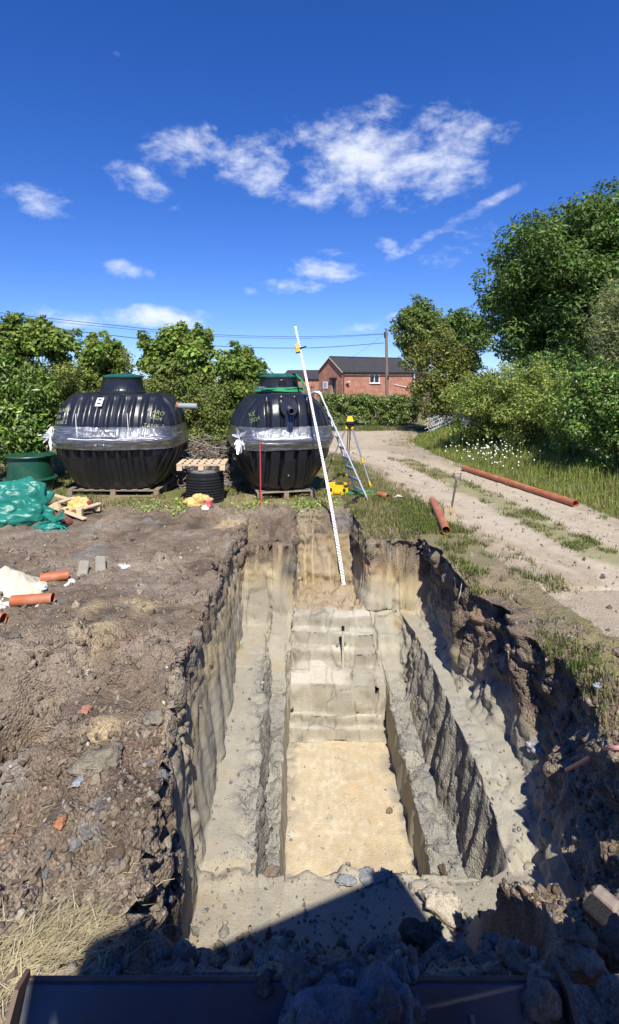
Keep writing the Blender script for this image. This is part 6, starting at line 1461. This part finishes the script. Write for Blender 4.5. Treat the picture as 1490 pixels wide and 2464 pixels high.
# blade: curved plate seen from behind and above
BY, BZ, X0, X1 = 1.685, .40, -.86, .76
def blade():
    prof_ = []
    for k in range(15):
        t = k/14; z = BZ-.46*t; y = BY - .20*math.sin(t*math.pi*.55) + .02; prof_.append((y, z))
    n = len(prof_); vs = []
    for x in (X0, X1):
        for (y, z) in prof_: vs.append((x+.05, y, z))
    for x in (X0, X1):
        for (y, z) in prof_: vs.append((x+.05, y+.022, z+.004))
    fs = [(i, i+1, n+i+1, n+i) for i in range(n-1)] + [(2*n+i, 3*n+i, 3*n+i+1, 2*n+i+1) for i in range(n-1)]
    fs += [(0, n, 3*n, 2*n), (n-1, 3*n-1, 4*n-1, 2*n-1)] + [(i, 2*n+i, 2*n+i+1, i+1) for i in range(n-1)] + [(n+i, n+i+1, 3*n+i+1, 3*n+i) for i in range(n-1)]
    o = MB().add(vs, fs).build('blade', M_PAINT, ex, True)
    MB().box(((X0+X1)/2+.05, BY+.035, BZ+.004), (X1-X0, .014, .012), None, .003).build('top_edge', M_RUST, o)
    for x in (X0-.012, X1+.012):
        pr_ = [(BY+.05, BZ+.02), (BY-.02, BZ+.03), (BY-.10, BZ-.04), (BY-.20, BZ-.16), (BY-.24, BZ-.42), (BY+.02, BZ-.46), (BY+.06, BZ-.2)]
        m_ = len(pr_); MB().add([(x+.05-.007, y, z) for y, z in pr_]+[(x+.05+.007, y, z) for y, z in pr_], [tuple(range(m_)), tuple(range(2*m_-1, m_-1, -1))]+[(i, m_+i, m_+(i+1) % m_, (i+1) % m_) for i in range(m_)]).build('end_plate', M_RUST, o)
    MB().pipe((X0+.05-.035, BY-.135, BZ-.15), (X0+.05+.012, BY-.135, BZ-.15), .028, .016, 14).build('lifting_eye', M_STEEL, o)
    MB().bar((X0+.06, BY-.185, BZ-.135), (X1+.04, BY-.185, BZ-.135), .03, .02).build('stiffener', M_PAINT, o)
    MB().bar((.52, BY-.05, BZ-.01), (.56, BY-.30, BZ-.25), .045, .012, up=(1,0,0)).build('hose_guard', M_STEEL, o)
blade()
for x in (-.33, .33): MB().bar((x, BY-.22, .22), (x, .75, .36), .10, .12, bev=.01).build('blade_arm', M_YP, ex)
for x in (-.66, .66):
    pts = [(math.cos(a)*.24+(.72 if math.cos(a) > 0 else -.95)*1.0, math.sin(a)*.24+.25) for a in [R(-90)+i*2*math.pi/28 for i in range(28)]]
    m_ = len(pts); tr_ = MB().add([(x-.15, y, z) for y, z in pts]+[(x+.15, y, z) for y, z in pts], [tuple(range(m_)), tuple(range(2*m_-1, m_-1, -1))]+[(i, m_+i, m_+(i+1) % m_, (i+1) % m_) for i in range(m_)]).build('crawler_track', M_RUB, ex)
    for i in range(24): MB().box((x, -.95+i*.07, .02), (.31,.035,.03)).build('lug', M_RUB, tr_)
MB().box((0,-.1,.42), (1.0,1.1,.26), None, .03).build('undercarriage', M_YP, ex)
h = Vector((.914,.405,0)); nl = Vector((-.405,.914,0)); HR = Matrix(((h.x, nl.x, 0), (h.y, nl.y, 0), (0, 0, 1))).to_4x4()
def hb(s0, s1, n0, n1, z0, z1, nm, m, bev=.02, rot=None):
    c = h*((s0+s1)/2)+nl*((n0+n1)/2)+Vector((0,0,(z0+z1)/2))-E0; return MB().box(c, (s1-s0, n1-n0, z1-z0), HR, bev).build(nm, m, ex)
HP = lambda s, n, z: h*s+nl*n+Vector((0,0,z))-E0
hb(-1.25, 1.2, -1.15, .26, .58, .92, 'platform', M_YP, .03); hb(-1.28, -.62, -1.15, .24, .93, 1.62, 'engine_cover', M_YP, .06)
hb(-.60, 1.245, -.78, .27, 2.62, 2.71, 'cab_roof', M_YP, .03); hb(1.02, 1.20, .10, .25, 2.72, 2.80, 'work_lamp', M_BLACK, .01)
for s in (-.57, 1.21):
    for n in (.23, -.74): MB().box(HP(s, n, 1.77), (.07,.07,1.70), HR, .01).build('cab_post', M_BLACK, ex)
hb(-.52, 1.16, .225, .245, .93, 1.45, 'door_panel', M_YP, .005); hb(-.60,-.56, -.70, .19, .93, 2.2, 'rear_panel', M_YP, .005)
hb(-.20, .25, -.55, -.10, .95, 1.30, 'seat', M_BLACK, .06); hb(-.24, -.10, -.55, -.10, 1.31, 1.95, 'seat_back', M_BLACK, .05)
bp_ = [HP(1.20,-.18,.95), HP(1.55,-.18,1.5), HP(2.05,-.18,2.15), HP(2.6,-.18,2.5), HP(3.3,-.18,2.5), HP(4.1,-.18,2.1)]
mb = MB(); 
for i in range(5): mb.bar(bp_[i], bp_[i+1]+(bp_[i+1]-bp_[i])*.06, .24, .34, up=tuple(nl), bev=.02)
mb.build('boom', M_YP, ex); MB().bar(bp_[5], HP(4.25,-.18,1.0), .2, .26, up=tuple(nl), bev=.02).build('dipper_arm', M_YP, ex)
MB().bar(HP(1.35,-.18,1.0), HP(2.2,-.18,2.0), .10, .10, up=tuple(nl), bev=.01).build('boom_ram', M_STEEL, ex)
bk = MB(); pr_ = [(4.20,1.05),(4.45,1.0),(4.62,.75),(4.5,.5),(4.2,.42),(4.3,.7)]
bk.add([HP(s,-.48,z) for s, z in pr_]+[HP(s,.12,z) for s, z in pr_], [tuple(range(6)), tuple(range(11,5,-1))]+[(i,6+i,6+(i+1)%6,(i+1)%6) for i in range(6)]); bk.build('bucket', M_STEEL, ex)
# clods heaped over the blade
def blade_heap():
    n = 90; g = np.linspace(-1, 1, n); X, Y = np.meshgrid(g, g, indexing='ij'); xx = .12+X*.34; yy = 1.60+Y*.30
    e = np.clip(1-np.hypot(X*1.05, Y*.9), 0, 1)
    Z = .44*sstep(0, .5, e) - .02
    Z = Z + sstep(0,.3,e)*((.55-worley(xx*9, yy*9, Z*9, 601))*.11 + fbm(xx*6, yy*6, Z*6, 4, 603)*.05 + (.5-worley(xx*20, yy*20, Z*20, 605))*.035)
    nn_ = fbm(xx*5, yy*5, Z*5, 3, 607)[..., None]; C = np.where(nn_ > 0, np.array((.16,.172,.185)), np.array((.125,.11,.095)))*(1+.3*nn_)
    o = np_mesh('clay_heap', np.stack([xx, yy, Z+.0], -1).reshape(-1, 3), grid_faces(n, n, False), M_CLOD, col=C.reshape(-1, 3), smooth=True, origin=(.12, 1.60, 0)); tag(o, 'mound of wet blue-grey clay and soil spilling over the dozer blade', 'clay heap')
    rg = random.Random(21); BL = (.13,.15,.17)
    for i in range(34):
        x = rg.gauss(.13, .15); e = 1-abs(x-.13)/.36
        if e <= 0: continue
        y = rg.uniform(1.50, 1.82); r = rg.uniform(.03, .075)*(.7+.5*e)
        z = (.34 if y < 1.72 else .40-.9*(y-1.72)) + e*rg.uniform(-.05, .10)
        v, f = SH3[i % len(SH3)]; w = (v*r) @ rot_rand(rg).T
        c = np.array(rg.choice([(.15,.165,.18),(.14,.13,.12),(.19,.20,.205),(.12,.098,.08),(.17,.165,.155)]))*rg.uniform(.9,1.15)
        o = np_mesh('clay_clod', w, f, M_CLOD, col=np.broadcast_to(c.astype(np.float32), w.shape)); o.location = (x, y, z+.03)
        tag(o, 'blue-grey clay clod in the pile heaped over the dozer blade', 'clod', 'clods piled on the blade')
    for i in range(16):
        x = rg.uniform(.66, 1.3); y = 1.62+.35*rg.random(); r = rg.uniform(.05,.11); v, f = SH3[i % len(SH3)]; w = (v*r) @ rot_rand(rg).T
        o = np_mesh('soil_clod', w, f, M_CLOD, col=np.broadcast_to(np.array(rg.choice(SOILC), np.float32)*.9, w.shape)); o.location = (x, y, .24+.14*rg.random()); tag(o, 'dark brown soil clod spilled over the right end of the blade', 'clod', 'clods at the right end of the blade')
blade_heap()
